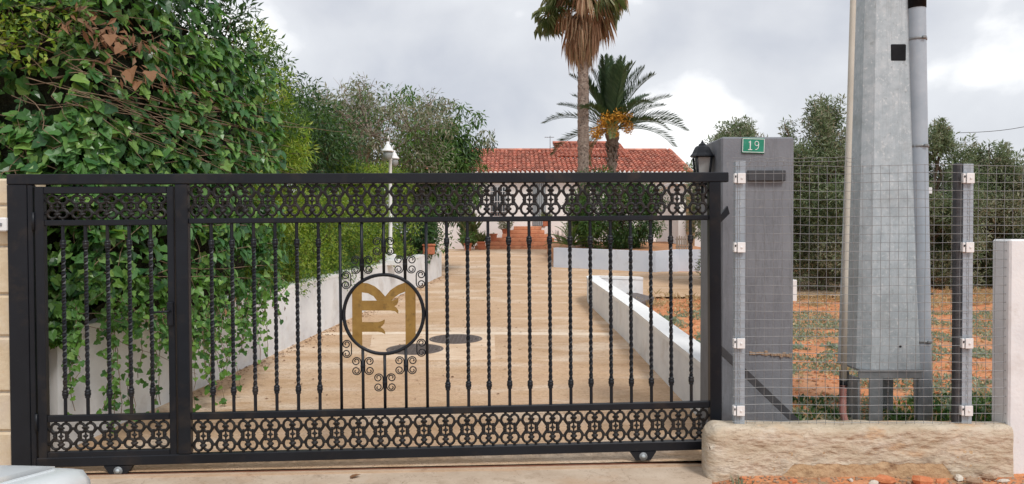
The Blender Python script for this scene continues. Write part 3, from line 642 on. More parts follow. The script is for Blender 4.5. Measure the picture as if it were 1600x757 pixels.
def P_(px, py, Y): q = at(px, py, Y); return (q.x - BP.x, q.y - 6.05, q.z - .16)
du = MB().tube([P_(1443, 662, 5.90), P_(1441, 560, 5.90), P_(1437, 330, 5.90), P_(1432, 12, 5.90), P_(1431, -150, 5.90)], .0675, 14).build('cable_duct', M['galvblue'], pole)
MB().tube([P_(1432, 14, 5.90), P_(1431, -120, 5.90)], .071, 14).build('sleeve', M['dark'], du)
for px, py in ((1433, 62), (1436, 229), (1441, 533)):
    m = MB(); c = Vector(P_(px, py, 5.90)); m.lathe([(.069, -.012), (.071, -.012), (.071, .012), (.069, .012)], 14, c); m.bbox((c.x + .0, c.y - .085, c.z - .008), (c.x + .03, c.y - .07, c.z + .012), .003); m.build('strap', M['galv2'], du)
m = MB().bbox(P_(1448, 303, 5.90), tuple(a + b_ for a, b_ in zip(P_(1448, 303, 5.90), (.045, .01, .05))), .003); m.build('tag', M['whitemetal'], du)
cd = MB().tube([P_(1318, 603, 5.86), P_(1321, 420, 5.86), P_(1326, 235, 5.86), P_(1333, 0, 5.86), P_(1337, -150, 5.86)], .024, 8).build('conduit', M['conduit'], pole)
q = [Vector(P_(1318, 600, 5.86)), Vector(P_(1317, 625, 5.84)), Vector(P_(1317, 645, 5.80)), Vector(P_(1323, 668, 5.76))]; pts = []; rr = []
for i in range(46):
    t = i / 45 * 3; a = min(2, int(t)); pts.append(q[a].lerp(q[a + 1], t - a)); rr.append(.0245 if i % 2 else .0295)
cr = MB().tube(pts, rr, 8).build('corrugated_tube', M['corr'], pole)
MB().tube([P_(1318, 595, 5.86), P_(1318, 606, 5.86)], .031, 8).build('tape', M['dark'], pole)

# ================================================================== ivy over the left wall
def ivy_y(x, z):
    t = max(0, (x + 3.25) / .80); y = 5.50 + 2.6 * t ** 1.5
    y += .10 * nz((x, y, z), 1.3, 4) + .06 * nz((x, y, z), 3.1, 7)
    if z < 1.9: y += .10 + .05 * (1.9 - z)
    if z < 1.15 and x < -3.15: y = min(y, 5.38 + .04 * nz((x, 0, z), 4))
    return y
def ivy_top(x): return 4.05 + .25 * nz((x, 0, 0), 1.1, 3) - (0 if x < -2.9 else 1.15 * ((x + 2.9) / .6) ** 1.3)
def ivy_bot(x): return (.92 if x > -3.2 else .80) + .16 * nz((x, 0, 0), 3.3, 2) + (.02 if x < -3 else .10) + 0 - (.18 if x > -3 else 0) + (0 if x < -2.7 else (x + 2.7) * 1.0)
def ivy_n(x, z):
    e = .03; d = (ivy_y(x + e, z) - ivy_y(x - e, z)) / (2 * e); n = Vector((d, -1, .25)); return n.normalized()
ivy = empty('ivy', 'dense mass of glossy green ivy spilling over the white wall left of the drive', 'ivy', (-3.4, 6.2, .8))
IO = Vector((3.4, -6.2, -.8))
def ivy_leaf(x, z, depth):
    n = ivy_n(x, z); p = Vector((x, ivy_y(x, z), z)) - n * depth
    nn = (n + Vector((R.gauss(0, .55), R.gauss(0, .4), R.gauss(.42, .45)))).normalized()
    d = Vector((R.gauss(0, .75), R.gauss(0, .35), -1 + abs(R.gauss(0, .35)))); d = (d - nn * d.dot(nn)).normalized(); return p, d, nn
cand = []
while len(cand) < 10500:
    x = R.uniform(-6.0, -2.48) if R.random() < .7 else R.uniform(-3.3, -2.48); z = R.uniform(.45, 4.3)
    if z > ivy_top(x) or z < ivy_bot(x): continue
    if z < .80 and x < -3.22: continue
    bare = z > 2.55 and z < 3.35 and x < -2.9 and nz((x, 0, z), 1.6, 21) > -.10
    if bare and R.random() < .72: continue
    if nz((x, 1, z), 2.6, 31) > .22 and R.random() < .62: continue
    dep = max(0, R.gauss(.07, .10)); big = R.random()
    young = nz((x, 2, z), 1.8, 44) > .12 and z < 1.9 or (z > 2.9 and x < -3.1 and big < .4)
    s = R.uniform(.042, .075) if young or big < .45 else R.uniform(.075, .125)
    if x > -2.85 and z > 2.0: s = R.uniform(.07, .12)
    cand.append((s - dep * .25 - (x + 2) * -.0, s, ivy_leaf(x, z, dep), young))
for i in range(1100):                     # thick fringe along the top edge of the wall
    x = R.uniform(-4.2, -2.7); z = R.uniform(.84, 1.35); s = R.uniform(.045, .095); dep = R.gauss(.02, .05); yg_ = R.random() < .5
    if x > -3.2 and R.random() < .6: continue
    cand.append((s - .02, s, ivy_leaf(x, z, dep), yg_))
# hanging shoots over the wall
shoots = []
for i in range(84):
    x = R.uniform(-3.22, -2.5); z = ivy_bot(x) + R.uniform(.0, .18); L_s = R.choice([.15, .25, .35, .5, .75, .8]) * R.uniform(.7, 1.25)
    p = Vector((x, ivy_y(x, z) - .02, z)); pts = [p]
    for k in range(8):
        p = p + Vector((R.gauss(.008, .02), R.gauss(-.004, .016), -L_s / 8)); pts.append(p)
        if p.z < zd(p.y) + .03: break
    shoots.append(pts)
    for q in pts[1:]:
        for _ in range(R.choice([1, 1, 2, 2])):
            nn = Vector((R.gauss(.3, .5), -1, R.gauss(.3, .4))).normalized(); d = Vector((R.gauss(0, .7), R.gauss(0, .2), -R.random())); d = (d - nn * d.dot(nn)).normalized()
            s = R.uniform(.028, .062); cand.append((0, s, (q + Vector((R.gauss(0, .02), -.01, R.gauss(0, .015))), d, nn), R.random() < .5))
cand.sort(key=lambda c: -c[0])
def vis(c):
    p = c[2][0]; px = 800 + F * p.x / p.y; py = 365 - F * (p.z - CH) / p.y; return -10 < px < 460 and -15 < py < 640
top = [c for c in cand if vis(c)][:300]; ids = set(map(id, top)); rest = [c for c in cand if id(c) not in ids]
lm = {}
for kind in ('ivy', 'heart'):
    lm[kind] = leaves('leaf', kind, np.zeros((1, 3)), [(0, 1, 0)], [(0, 0, 1)], [1.0], M['ivyobj'])
for s_, s, (p, d, n), y in top:
    x = d.cross(n).normalized(); z = x.cross(d); m4 = Matrix((( x.x, d.x, z.x, 0), (x.y, d.y, z.y, 0), (x.z, d.z, z.z, 0), (0, 0, 0, 1)))
    o = link('leaf', lm['heart' if R.random() < .45 else 'ivy'], ivy); o.matrix_local = Matrix.Translation(p + IO) @ m4 @ Matrix.Scale(s, 4)
def lv(name, kind, cs, mat, parent, off=IO):
    if not cs: return None
    P = np.array([tuple(c[2][0] + off) for c in cs]); D = np.array([tuple(c[2][1]) for c in cs]); N_ = np.array([tuple(c[2][2]) for c in cs]); S = [c[1] for c in cs]
    return tag(link(name, leaves(name, kind, P, D, N_, S, mat), parent), kind='stuff')
yg = [c for c in rest if c[3]]; od = [c for c in rest if not c[3]]
M['ivyyoung'] = leafmat('young_ivy_leaf', [(.06, .15, .03), (.10, .22, .04), (.16, .30, .06)], .3, .4)
lv('foliage', 'ivy', od[::2], M['ivy'], ivy); lv('foliage', 'heart', od[1::2], M['ivy'], ivy); lv('young_foliage', 'ivy', yg, M['ivyyoung'], ivy)
# stems
m = MB()
for pts in shoots: m.tube([q + IO for q in pts], .003, 4, False)
for i in range(84):
    x = R.uniform(-5.6, -2.9); z = R.uniform(2.35, 3.3) if i < 48 else R.uniform(1.0, 2.4); a = R.uniform(-.6, .45) if i < 48 else R.uniform(-1.6, 1.6)
    pts = []
    for k in range(9):
        pts.append(Vector((x, ivy_y(x, z) - R.uniform(-.05, .02), z)) + IO); x += math.cos(a) * .1; z += math.sin(a) * .1; a += R.gauss(0, .16)
        if x > -2.45: break
    if len(pts) > 2: m.tube(pts, [.0042 * (1 - .07 * j) for j in range(len(pts))], 4, False)
for i in range(30):                       # bare old runners slanting down through the thin part of the ivy
    px = R.uniform(20, 215); py = 85 + (px - 20) * .42 + R.gauss(0, 34); q = at(px, py, 5.5); x, z = q.x, q.z; a = R.gauss(-.42, .40); pts = []
    for k in range(R.randint(4, 9)):
        pts.append(Vector((x, ivy_y(x, z) - R.uniform(-.06, .07), z)) + IO); x += math.cos(a) * .085; z += math.sin(a) * .085; a += R.gauss(0, .13)
    m.tube(pts, [.0042 * (1 - .07 * j) for j in range(len(pts))], 4, False)
m.build('stem', M['vine'], ivy)
# dark core added behind the leaves to keep sky from showing through
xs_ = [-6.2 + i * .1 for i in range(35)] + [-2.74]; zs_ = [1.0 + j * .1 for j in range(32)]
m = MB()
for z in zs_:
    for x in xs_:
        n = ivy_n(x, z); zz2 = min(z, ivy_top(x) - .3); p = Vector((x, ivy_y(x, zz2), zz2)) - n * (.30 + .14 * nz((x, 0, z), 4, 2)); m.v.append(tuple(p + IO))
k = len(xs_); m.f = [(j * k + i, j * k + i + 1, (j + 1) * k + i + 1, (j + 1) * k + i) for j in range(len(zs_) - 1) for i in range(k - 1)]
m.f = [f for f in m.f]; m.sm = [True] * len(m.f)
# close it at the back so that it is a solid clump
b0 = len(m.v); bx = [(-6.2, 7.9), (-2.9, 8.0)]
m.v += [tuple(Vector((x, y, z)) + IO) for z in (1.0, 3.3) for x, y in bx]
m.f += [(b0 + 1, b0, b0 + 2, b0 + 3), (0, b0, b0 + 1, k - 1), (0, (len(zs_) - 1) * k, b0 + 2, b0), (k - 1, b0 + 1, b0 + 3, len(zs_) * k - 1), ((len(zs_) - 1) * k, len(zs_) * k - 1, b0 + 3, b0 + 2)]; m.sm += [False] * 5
m.build('dark_core', M['core'], ivy)
# dead leaves caught in it
dl = []
for cx, cz, n_ in ((190, 62, 90), (205, 108, 26), (160, 50, 22), (240, 118, 10), (345, 485, 12)):
    for i in range(n_):
        px, py = R.gauss(cx, 16), R.gauss(cz, 12); q = at(px, py, 5.9 if cz < 200 else 6.8); x, z = q.x, q.z
        p, d, nn = ivy_leaf(x, z, -.05 + R.gauss(0, .03)); dl.append((0, R.uniform(.05, .13), (p, d, nn), 0))
tag(link('dead_foliage', leaves('dead_foliage', 'narrow', np.array([tuple(c[2][0] + IO) for c in dl]), [tuple(c[2][1]) for c in dl], [tuple(c[2][2]) for c in dl], [c[1] for c in dl], M['deadleaf']), ivy), kind='stuff')
for px, py, s in ((203, 108, .13), (172, 55, .10), (234, 112, .10), (190, 70, .09), (215, 128, .08)):
    q = at(px, py, 5.45 if px < 220 else 5.7); o = link('dead_leaf', leaves('dead_leaf', 'ivy', np.zeros((1, 3)), [(R.gauss(0, .5), -.5, -1)], [(R.gauss(0, .5), -1, R.gauss(.4, .5))], [s], M['deadleaf']), ivy); o.location = q + IO

# ================================================================== trees and shrubs
def cloud(n, c, r, kind, size, droop=.3, out=.6, flat=1.0, r3=None):
    """leaf positions in an ellipsoidal puff: returns arrays"""
    v = NR.normal(size=(n, 3)); v /= np.linalg.norm(v, axis=1, keepdims=True); rad = NR.uniform(0, 1, n) ** .42
    rr = np.array(r if hasattr(r, '__len__') else (r, r, r * flat)); P = v * rad[:, None] * rr + np.array(c)
    D = v * out + NR.normal(size=(n, 3)) * .55 + np.array((0, 0, -droop)); N_ = np.array((0, -.15, .8)) + NR.normal(size=(n, 3)) * .5 + v * .3
    return P, D, N_, NR.uniform(size * .65, size * 1.25, n)
def crown_mesh(clumps, per, kind, size, mat, droop=.3, name='crown', off=Vector((0, 0, 0)), flat=1.0, out=.6):
    A = [cloud(max(8, int(per * (r ** 2 if not hasattr(r, '__len__') else r[0] * r[2]))), Vector(c) - off, r, kind, size, droop, out, flat) for c, r in clumps]
    return leaves(name, kind, *[np.concatenate([a[i] for a in A]) for i in range(4)], mat)
def blob_clumps(c, rad, n, r, low=-.9, seed=0, shell=.55):
    q = random.Random(seed); o = []
    while len(o) < n:
        v = Vector((q.gauss(0, 1), q.gauss(0, 1), q.gauss(0, 1))).normalized()
        if v.z < low: continue
        t = q.uniform(shell, 1.0); k = 1 + .22 * nz(v, 1.7, seed + 3)
        o.append((Vector(c) + Vector((v.x * rad[0], v.y * rad[1], v.z * rad[2])) * t * k, r * q.uniform(.65, 1.3)))
    return o
def limb(m, a, b, r0, r1, sag=.12, seed=0, k=6):
    a, b = Vector(a), Vector(b); L_l = (b - a).length; pts = []
    for i in range(k + 1):
        t = i / k; p = a.lerp(b, t); p.z += math.sin(t * math.pi) * L_l * sag
        if 0 < i < k: p += Vector((R.gauss(0, 1), R.gauss(0, 1), R.gauss(0, .6))) * L_l * .035
        pts.append(p)
    m.tube(pts, [r0 + (r1 - r0) * (i / k) ** .8 for i in range(k + 1)], 5, False); return pts
def tree(name, label, cat, base, fork, clumps, per, kind, size, mat, bark='bark', r0=.12, droop=.3, group=None, twigs=0, sub=True, limbs=999, out=.6, twig_mat=None):
    t = empty(name, label, cat, base, group=group); B = Vector(base)
    m = MB(); fk = Vector(fork) - B
    m.tube([(0, 0, -.15), (R.gauss(0, .03), R.gauss(0, .03), fk.z * .45), fk], [r0 * 1.25, r0, r0 * .8], 8, False)
    cs = clumps[:]
    R.shuffle(cs)
    mains = cs[:7]; mp_ = []
    for c, r in mains: mp_.append(limb(m, fk, Vector(c) - B, r0 * .6, r0 * .10, .08))
    for c, r in cs[7:limbs]:
        c = Vector(c) - B; best = min((p for ps in mp_ for p in ps[1:5]), key=lambda p: (p - c).length); limb(m, best, c, r0 * .22, r0 * .05, .05, k=4)
    for i in range(twigs):
        c, r = R.choice(cs[:limbs]); c = Vector(c) - B; rr = r if not hasattr(r, '__len__') else r[0]; d = Vector((R.gauss(0, 1), R.gauss(0, 1), R.gauss(.5, .8))).normalized()
        m.tube([c, c + d * rr * .8 + Vector((0, 0, .04)), c + d * rr * R.uniform(1.1, 1.7)], [r0 * .06, r0 * .05, r0 * .03], 3, False)
    m.build('trunk', M[bark], t)
    if isinstance(mat, tuple): mats = mat
    else: mats = (mat,)
    for i, mt in enumerate(mats):
        sub_ = clumps[i::len(mats)]; tag(link('crown', crown_mesh(sub_, per, kind, size, M[mt], droop, off=B, out=out), t), kind='stuff')
    return t
def sh(px, py, Y): return at(px, py, Y)

# leafy evergreen rising behind the ivy
cl = [(sh(x, y, Y), r) for x, y, Y, r in ((300, 25, 7.4, .26), (335, 15, 7.2, .22), (362, 30, 7.3, .16), (385, 14, 7.4, .12), (392, 40, 7.4, .12), (350, 60, 7.4, .24), (318, 55, 7.3, .26), (375, 75, 7.6, .16), (282, 15, 7.2, .22), (255, 0, 7.0, .3), (300, -20, 7.3, .3), (145, 18, 7.0, .10), (152, 35, 7.0, .12), (230, 25, 6.9, .14))]
tree('evergreen_shrub', 'tall leathery leaved evergreen shrub rising above the ivy at the top of the photo', 'shrub', (-3.3, 7.6, .7), (-3.2, 7.5, 2.6), cl, 3600, 'narrow', .085, 'deep', r0=.05, droop=-.35, twigs=30, out=1.0)
# small light foliage at the top left corner
cl = [(sh(x, y, 5.5), r) for x, y, r in ((10, 10, .2), (40, 40, .18), (80, 20, .2), (110, 55, .16), (20, 70, .2), (95, 5, .16), (60, 75, .18), (125, 20, .10), (5, 40, .2))]
tree('climbing_shrub', 'pale yellowish climbing shrub with bare twigs in the top left corner above the ivy', 'shrub', (-4.6, 6.6, .7), (-4.3, 6.4, 2.6), cl, 2600, 'oval', .055, ('lime', 'mid'), r0=.035, droop=.1, twigs=60)
# feathery green shrub
cl = blob_clumps((-3.85, 9.7, 2.45), (1.0, 1.1, 1.7), 90, .30, seed=4, shell=.75) + [(sh(420, 80, 9.3), .22), (sh(440, 130, 9.3), .2), (sh(405, 55, 9.3), .18), (sh(455, 190, 9.4), .2), (sh(470, 240, 9.4), .2)]
tree('feathery_shrub', 'tall bushy green shrub with fine feathery leaves just behind the ivy', 'shrub', (-3.9, 9.7, .9), (-3.9, 9.7, 1.6), cl, 3400, 'narrow', .085, ('mid', 'lime', 'lime'), r0=.07, droop=.15)
# dark round tree
cl = blob_clumps((-4.35, 13.6, 2.9), (1.35, 1.3, 1.55), 75, .42, seed=8, shell=.7)
tree('dark_tree', 'dark green rounded tree between the feathery shrub and the half bare tree', 'tree', (-4.35, 13.6, 1.0), (-4.3, 13.6, 1.9), cl, 1500, 'narrow', .11, ('deep', 'deep', 'mid'), r0=.1)
# half bare tree
cl = blob_clumps((-3.75, 18.5, 3.75), (2.25, 1.5, 1.75), 150, .36, seed=15, shell=.5, low=-.45)
tree('bare_tree', 'half bare spreading tree with pale grey twigs and thin leaves behind the white lamp', 'tree', (-3.65, 18.5, 1.1), (-3.6, 18.5, 2.9), cl, 620, 'narrow', .135, ('grey', 'mid', 'grey'), bark='barkgrey', r0=.10, droop=.5, twigs=420)
# right leafy tree
cl = blob_clumps((-2.15, 20.6, 3.3), (1.25, 1.4, 1.55), 70, .40, seed=23, shell=.45, low=-.8) + [(sh(x, y, 20.3), r) for x, y, r in ((745, 185, .26), (760, 215, .26), (720, 170, .24), (735, 240, .3), (752, 265, .22), (700, 165, .26), (725, 290, .26), (768, 225, .16), (655, 165, .34), (668, 185, .36), (648, 190, .36), (680, 165, .3), (640, 150, .3), (660, 215, .36))]
tree('broadleaf_tree', 'green tree with drooping pointed leaves left of the red roof', 'tree', (-2.3, 20.6, 1.1), (-2.25, 20.6, 2.2), cl, 1150, 'narrow', .17, ('mid', 'deep', 'mid', 'grey'), r0=.12, droop=.9, twigs=60)
cl = blob_clumps((-6.5, 21, 3.4), (3.0, 1.5, 1.6), 60, .6, seed=31, shell=.6)
tree('dark_tree', 'dark backdrop tree far behind the half bare tree', 'tree', (-6.5, 21, 1.1), (-6.4, 21, 2.2), cl, 420, 'narrow', .2, ('deep', 'mid'), r0=.14)
# yellow green hedge along the wall
def hedge(name, label, x0, y0, x1, y1, n, rad, z0, z1, per, size, mats, seed, kind='narrow'):
    q = random.Random(seed); cs = []
    for i in range(n):
        t = q.random(); z = q.uniform(z0, z1); w_ = rad * (1 - .35 * ((z - z0) / (z1 - z0)) ** 2); a = q.uniform(0, 2 * math.pi)
        cs.append((Vector((x0 + (x1 - x0) * t + math.cos(a) * w_, y0 + (y1 - y0) * t + math.sin(a) * rad, z + zd(y0 + (y1 - y0) * t))), q.uniform(.16, .32)))
    b = ((x0 + x1) / 2, (y0 + y1) / 2, zd((y0 + y1) / 2) + .55); return tree(name, label, 'shrub', b, (b[0], b[1], b[2] + .3), cs, per, kind, size, mats, r0=.04, droop=.1, limbs=40, twigs=90)
hedge('lime_shrub', 'bright yellow green bushy shrub along the top of the left white wall', -3.45, 9.2, -2.95, 13.3, 190, .42, .72, 1.95, 4200, .06, ('lime', 'mid', 'lime'), 3)
hedge('lime_shrub', 'yellow green shrub around the foot of the white lamp post', -3.15, 13.4, -2.65, 16.6, 150, .45, .75, 2.62, 3000, .075, ('lime', 'lime', 'mid'), 5)
hedge('dark_shrub', 'dark leafy shrub behind the terracotta planter at the far end of the white wall', -2.55, 16.9, -2.1, 19.0, 46, .42, .7, 1.75, 1300, .13, ('deep', 'mid'), 9)
# round bush
cl = blob_clumps((3.35, 24.0, 2.35), (1.55, 1.3, 1.25), 110, .34, seed=40, shell=.75, low=-1)
tree('round_bush', 'large dark green rounded bush behind the pale blue garden wall', 'bush', (3.35, 24.0, 1.1), (3.35, 24, 1.6), cl, 1700, 'narrow', .13, ('mid', 'deep', 'mid', 'deep'), r0=.07, limbs=30)
cl = blob_clumps((7.6, 34, 3.4), (1.3, 1.2, 1.3), 22, .5, seed=41)
tree('garden_tree', 'small yellow green tree beside the right end of the house', 'tree', (7.9, 34, .9), (7.8, 34, 2.2), cl, 420, 'narrow', .2, ('lime', 'mid'), r0=.08)
# olives
def olive(label, c, rad, n, r, seed, base, per=3600, r0=.13):
    c = (c[0], c[1], c[2] - .28)
    cl = blob_clumps(c, rad, n, r, seed=seed, shell=.5, low=-1)
    q = random.Random(seed + 1)
    for i in range(16):   # ragged upper sprays
        a = q.uniform(0, 6.28); k = q.uniform(.1, .75); p0 = Vector(c) + Vector((math.cos(a) * rad[0] * k, math.sin(a) * rad[1] * k, rad[2] * math.sqrt(1 - k * k) * .92)); lean = Vector((q.uniform(-.25, .25), 0, 1))
        for j in range(4): cl.append((p0 + lean * (.16 * j), r * (.5 - .09 * j)))
    for i in range(0):
        a = q.uniform(0, 6.28); cl.append((Vector(c) + Vector((math.cos(a) * rad[0] * q.uniform(.2, .8), math.sin(a) * rad[1] * .6, rad[2] * q.uniform(.85, 1.12))), r * .45))
    tree('olive_tree', label, 'tree', base, (base[0] + .05, base[1], base[2] + .9), cl, per, 'narrow', .10, ('olive', 'grey', 'olive', 'olive', 'grey'), bark='bark', r0=r0, droop=-.15, group='olive trees along the red field', twigs=30, limbs=45)
olive('tall grey green olive tree between the grey pillar and the steel pole', (6.75, 16.0, 2.55), (1.15, 1.1, 1.95), 95, .36, 51, (6.8, 16.2, .35))
olive('olive tree whose crown just shows above the grey pillar', (5.25, 17.2, 2.5), (1.05, 1.1, 1.7), 80, .38, 52, (5.3, 17.2, .38))
olive('olive tree between the steel pole and the second fence post', (9.35, 16.6, 2.25), (1.15, 1.1, 1.85), 90, .38, 53, (9.4, 16.8, .36))
olive('smaller olive tree at the far right behind the pale wall', (11.2, 17.2, 2.0), (1.15, 1.1, 1.65), 85, .38, 54, (11.3, 17.2, .38))
olive('dark olive tree farther back, filling the gap behind the steel pole', (8.1, 18.6, 2.0), (1.3, 1.1, 1.5), 70, .42, 55, (8.1, 18.6, .4), 2600)
olive('low olive tree farther back at the right edge', (10.3, 19.6, 1.8), (1.4, 1.1, 1.4), 70, .42, 56, (10.3, 19.6, .4), 2600)

# ================================================================== palms
def frond_mesh(Lf, bend, mat, n=66, wid=.42, nm='frond', lift=.55):
    V = []; Fc = []; pts = []; x = z = 0; a = 0
    st = 24
    for i in range(st + 1):
        pts.append(Vector((x, 0, z))); x += math.cos(a) * Lf / st; z += math.sin(a) * Lf / st; a -= bend / st * (0.4 + 1.2 * i / st)
    m = MB(); m.tube(pts[::3], [.022 - .018 * i / 8 for i in range(9)], 4, False)
    for i in range(n):
        t = .10 + .90 * i / n; f = t * st; k = min(st - 1, int(f)); p = pts[k].lerp(pts[k + 1], f - k); d = (pts[k + 1] - pts[k]).normalized(); up = Vector((-d.z, 0, d.x))
        L_b = wid * Lf / 2.2 * (math.sin(math.pi * min(1, t * .78 + .16)) ** .7 + .15) * R.uniform(.85, 1.1)
        for s in (-1, 1):
            dr_ = (d * R.uniform(.75, 1.0) + Vector((0, s, 0)) * .75 + up * R.uniform(lift * .5, lift)).normalized(); sd_ = dr_.cross(up).normalized() * .022 * (Lf / 2.2)
            q = p + dr_ * L_b; mid_ = p + dr_ * L_b * .5; q2 = q - Vector((0, 0, 1)) * 0
            m.add([p, mid_ + sd_, q2, mid_ - sd_], [(0, 1, 2, 3)])
    return m.mesh(nm, mat)
DP = Vector((3.52, 26.0, .9)); dz_ = 5.35
dp = empty('date_palm', 'date palm with upright dark fronds and orange date clusters in front of the red roof', 'palm', DP)
m = MB(); q = []
for i in range(40):
    t = i / 39; q.append((.16 + .045 * math.sin(i * 2.1) + (.07 if t > .86 else 0) + (.06 if t < .1 else 0), t * 4.45))
m.lathe(q, 12); m.build('trunk', M['palmbark'], dp)
m = MB()
for i in range(70):
    a = R.uniform(0, 6.28); z = R.uniform(3.2, 4.4); m.tube([(.15 * math.cos(a), .15 * math.sin(a), z), (.24 * math.cos(a), .24 * math.sin(a), z + .16)], [.035, .02], 4)
m.build('leaf_base', M['palmbark'], dp)
fm = [frond_mesh(2.45, .30, M['palm']), frond_mesh(2.35, .7, M['palm']), frond_mesh(2.5, 1.05, M['palm']), frond_mesh(1.9, 1.5, M['palmlight'])]
hub = Vector((0, 0, 4.40))
for i in range(26):
    a = i * 2.39996 + R.uniform(-.2, .2); e = math.radians(R.uniform(62, 88)); link('frond', fm[0 if i % 3 else 1], dp, hub + Vector((math.cos(a) * .08, math.sin(a) * .08, R.uniform(0, .1))), (R.uniform(-.3, .3), -e, a), (R.uniform(.85, 1.0),) * 3)
for a, e, k_, s in ((0.0, 38, 1, .95), (.15, 22, 2, .95), (-.2, 12, 2, 1.0), (.35, 3, 2, 1.0), (-.4, 30, 1, .8), (3.1, 20, 2, .95), (3.3, 32, 1, .85), (2.9, -8, 2, .9), (3.5, -28, 3, .95), (2.7, -40, 3, .8), (.5, 48, 1, .9), (2.6, 50, 1, .85), (-1.2, 30, 2, .9), (-1.7, 5, 3, .9), (-2.2, 25, 2, .9), (1.3, 25, 2, .9), (1.9, 12, 2, .9), (-.75, 8, 2, .9)):
    link('frond', fm[k_], dp, hub + Vector((math.cos(a) * .12, math.sin(a) * .12, 0)), (R.uniform(-.2, .2), -math.radians(e + 7), a + R.uniform(-.1, .1)), (s,) * 3)
for dx, dy, dz in ((-.66, -.45, -.30), (-.35, -.45, .18), (-.08, -.5, -.22), (.10, -.45, .25), (.48, -.35, -.08), (-.45, -.4, -.10), (.42, -.3, .30)):
    c = Vector((dx * .95, dy - .25, 4.46 + dz)); P, D, N_, S = cloud(260, (0, 0, 0), (.23, .18, .22), 'oval', .08, .3); o = link('date_cluster', leaves('date_cluster', 'oval', P, D, N_, S, M['dates']), dp, c)
    tag(o, kind='stuff'); o2 = MB().tube([(-c.x * .8, -c.y * .8, .25), (-c.x * .3, -c.y * .3, .35), (0, 0, .1)], .015, 4, False).build('stalk', M['dates'], o)

WP = Vector((2.42, 25.0, .9))
wp = empty('fan_palm', 'tall fan palm with a hanging skirt of dry brown fronds in front of the house', 'palm', WP)
m = MB(); n = 110; k = 16; H = 8.4
for i in range(n):
    t = i / (n - 1); z = t * H; r = .205 - .03 * t + .09 * max(0, 1 - t * 14)
    for j in range(k):
        a = 2 * math.pi * j / k; p = Vector((math.cos(a), math.sin(a), z)); rr = r * (1 + .10 * nz((p.x * 1.2, p.y * 1.2, z * 1.0), 2.6, 5) + .09 * ((i % 3) - 1) * (.5 + nz(p, 2, 3)))
        m.v.append((p.x * rr - .03 * t, p.y * rr, z))
m.f = [(i * k + j, i * k + (j + 1) % k, (i + 1) * k + (j + 1) % k, (i + 1) * k + j) for i in range(n - 1) for j in range(k)]; m.sm = [True] * len(m.f); m.build('trunk', M['palmbark'], wp)
def fan(rad, spread, droop, mat, nb=24, pet=.8, nm='fan_frond'):
    m = MB(); m.tube([(0, 0, 0), (pet * .5, 0, .03), (pet, 0, 0)], [.03, .02, .015], 4, False)
    for i in range(nb):
        a = spread * (2 * (i + .5) / nb - 1); L_b = rad * R.uniform(.85, 1.05) * (1 - .15 * abs(a) / spread); d = Vector((math.cos(a), math.sin(a), 0)); s = Vector((-d.y, d.x, 0)) * rad * .034
        p = Vector((pet, 0, 0)); q1 = p + d * L_b * .55 + Vector((0, 0, .04 * (-1) ** i)); q2 = p + d * L_b * .85 + Vector((0, 0, -droop * .35 * rad)); q3 = p + d * L_b * (1 - droop * .25) + Vector((R.gauss(0, .02), R.gauss(0, .02), -droop * R.uniform(.6, 1.1) * rad))
        m.add([p, q1 + s, q2 + s * .8, q3, q2 - s * .8, q1 - s], [(0, 1, 2, 3, 4, 5)])
    return m.mesh(nm, mat)
fg = [fan(1.05, 2.0, .25, M['palmlight']), fan(1.05, 1.9, .5, M['palm']), fan(1.0, 1.7, .7, M['palmlight'])]
fdry = [fan(.95, .55, .25, M['drypalm'], 16, .75, 'dry_frond'), fan(1.0, .8, .4, M['drypalm'], 18, .7, 'dry_frond'), fan(.8, .35, .2, M['drypalm'], 12, .6, 'dry_frond')]
for i in range(30):
    a = i * 2.39996; e = math.radians(R.uniform(20, 80)); link('frond', fg[0 if i % 2 else 2], wp, (0, 0, 8.85 + R.uniform(-.05, .5)), (R.uniform(-.4, .4), -e, a))
for i in range(3):
    a = i * 2.39996 + .7; e = math.radians(R.uniform(-35, 0)); link('frond', fg[2], wp, (math.cos(a) * .1, math.sin(a) * .1, 8.45 + R.uniform(-.1, .3)), (R.uniform(-.5, .5), -e, a), (.9,) * 3)
def mop(reach, ln, mat, nb, nm, wide=.30):         # an old fan whose blades all hang from the end of a bent stalk
    m = MB(); m.tube([(0, 0, 0), (reach * .5, 0, reach * .12), (reach * .9, 0, 0), (reach, 0, -.12)], [.03, .022, .016, .012], 4, False)
    for i in range(nb):
        a = R.uniform(-1, 1); p = Vector((reach + R.uniform(-.10, .10), a * .10, -.05)); L_b = ln * R.uniform(.6, 1.1); o_ = Vector((R.uniform(-.10, .30) * ln, a * wide * ln, 0))
        q1 = p + o_ * .55 + Vector((0, 0, -L_b * .25 + .08)); q2 = p + o_ * .9 + Vector((0, 0, -L_b * .62)); q3 = p + o_ + Vector((R.gauss(0, .03), R.gauss(0, .03), -L_b))
        s = Vector((R.gauss(0, 1), R.gauss(0, 1), 0)).normalized() * .030
        m.add([p, q1 + s, q2 + s * .8, q3, q2 - s * .8, q1 - s], [(0, 1, 2, 3, 4, 5)])
    return m.mesh(nm, mat)
mb_ = [mop(.75, .95, M['drypalm'], 26, 'dry_frond'), mop(.95, .9, M['drypalm'], 22, 'dry_frond'), mop(.45, 1.1, M['drypalm'], 22, 'dry_frond', .16)]
mg_ = [mop(.95, .75, M['palmlight'], 22, 'frond', .5), mop(1.1, .8, M['palmlight'], 20, 'frond', .4)]
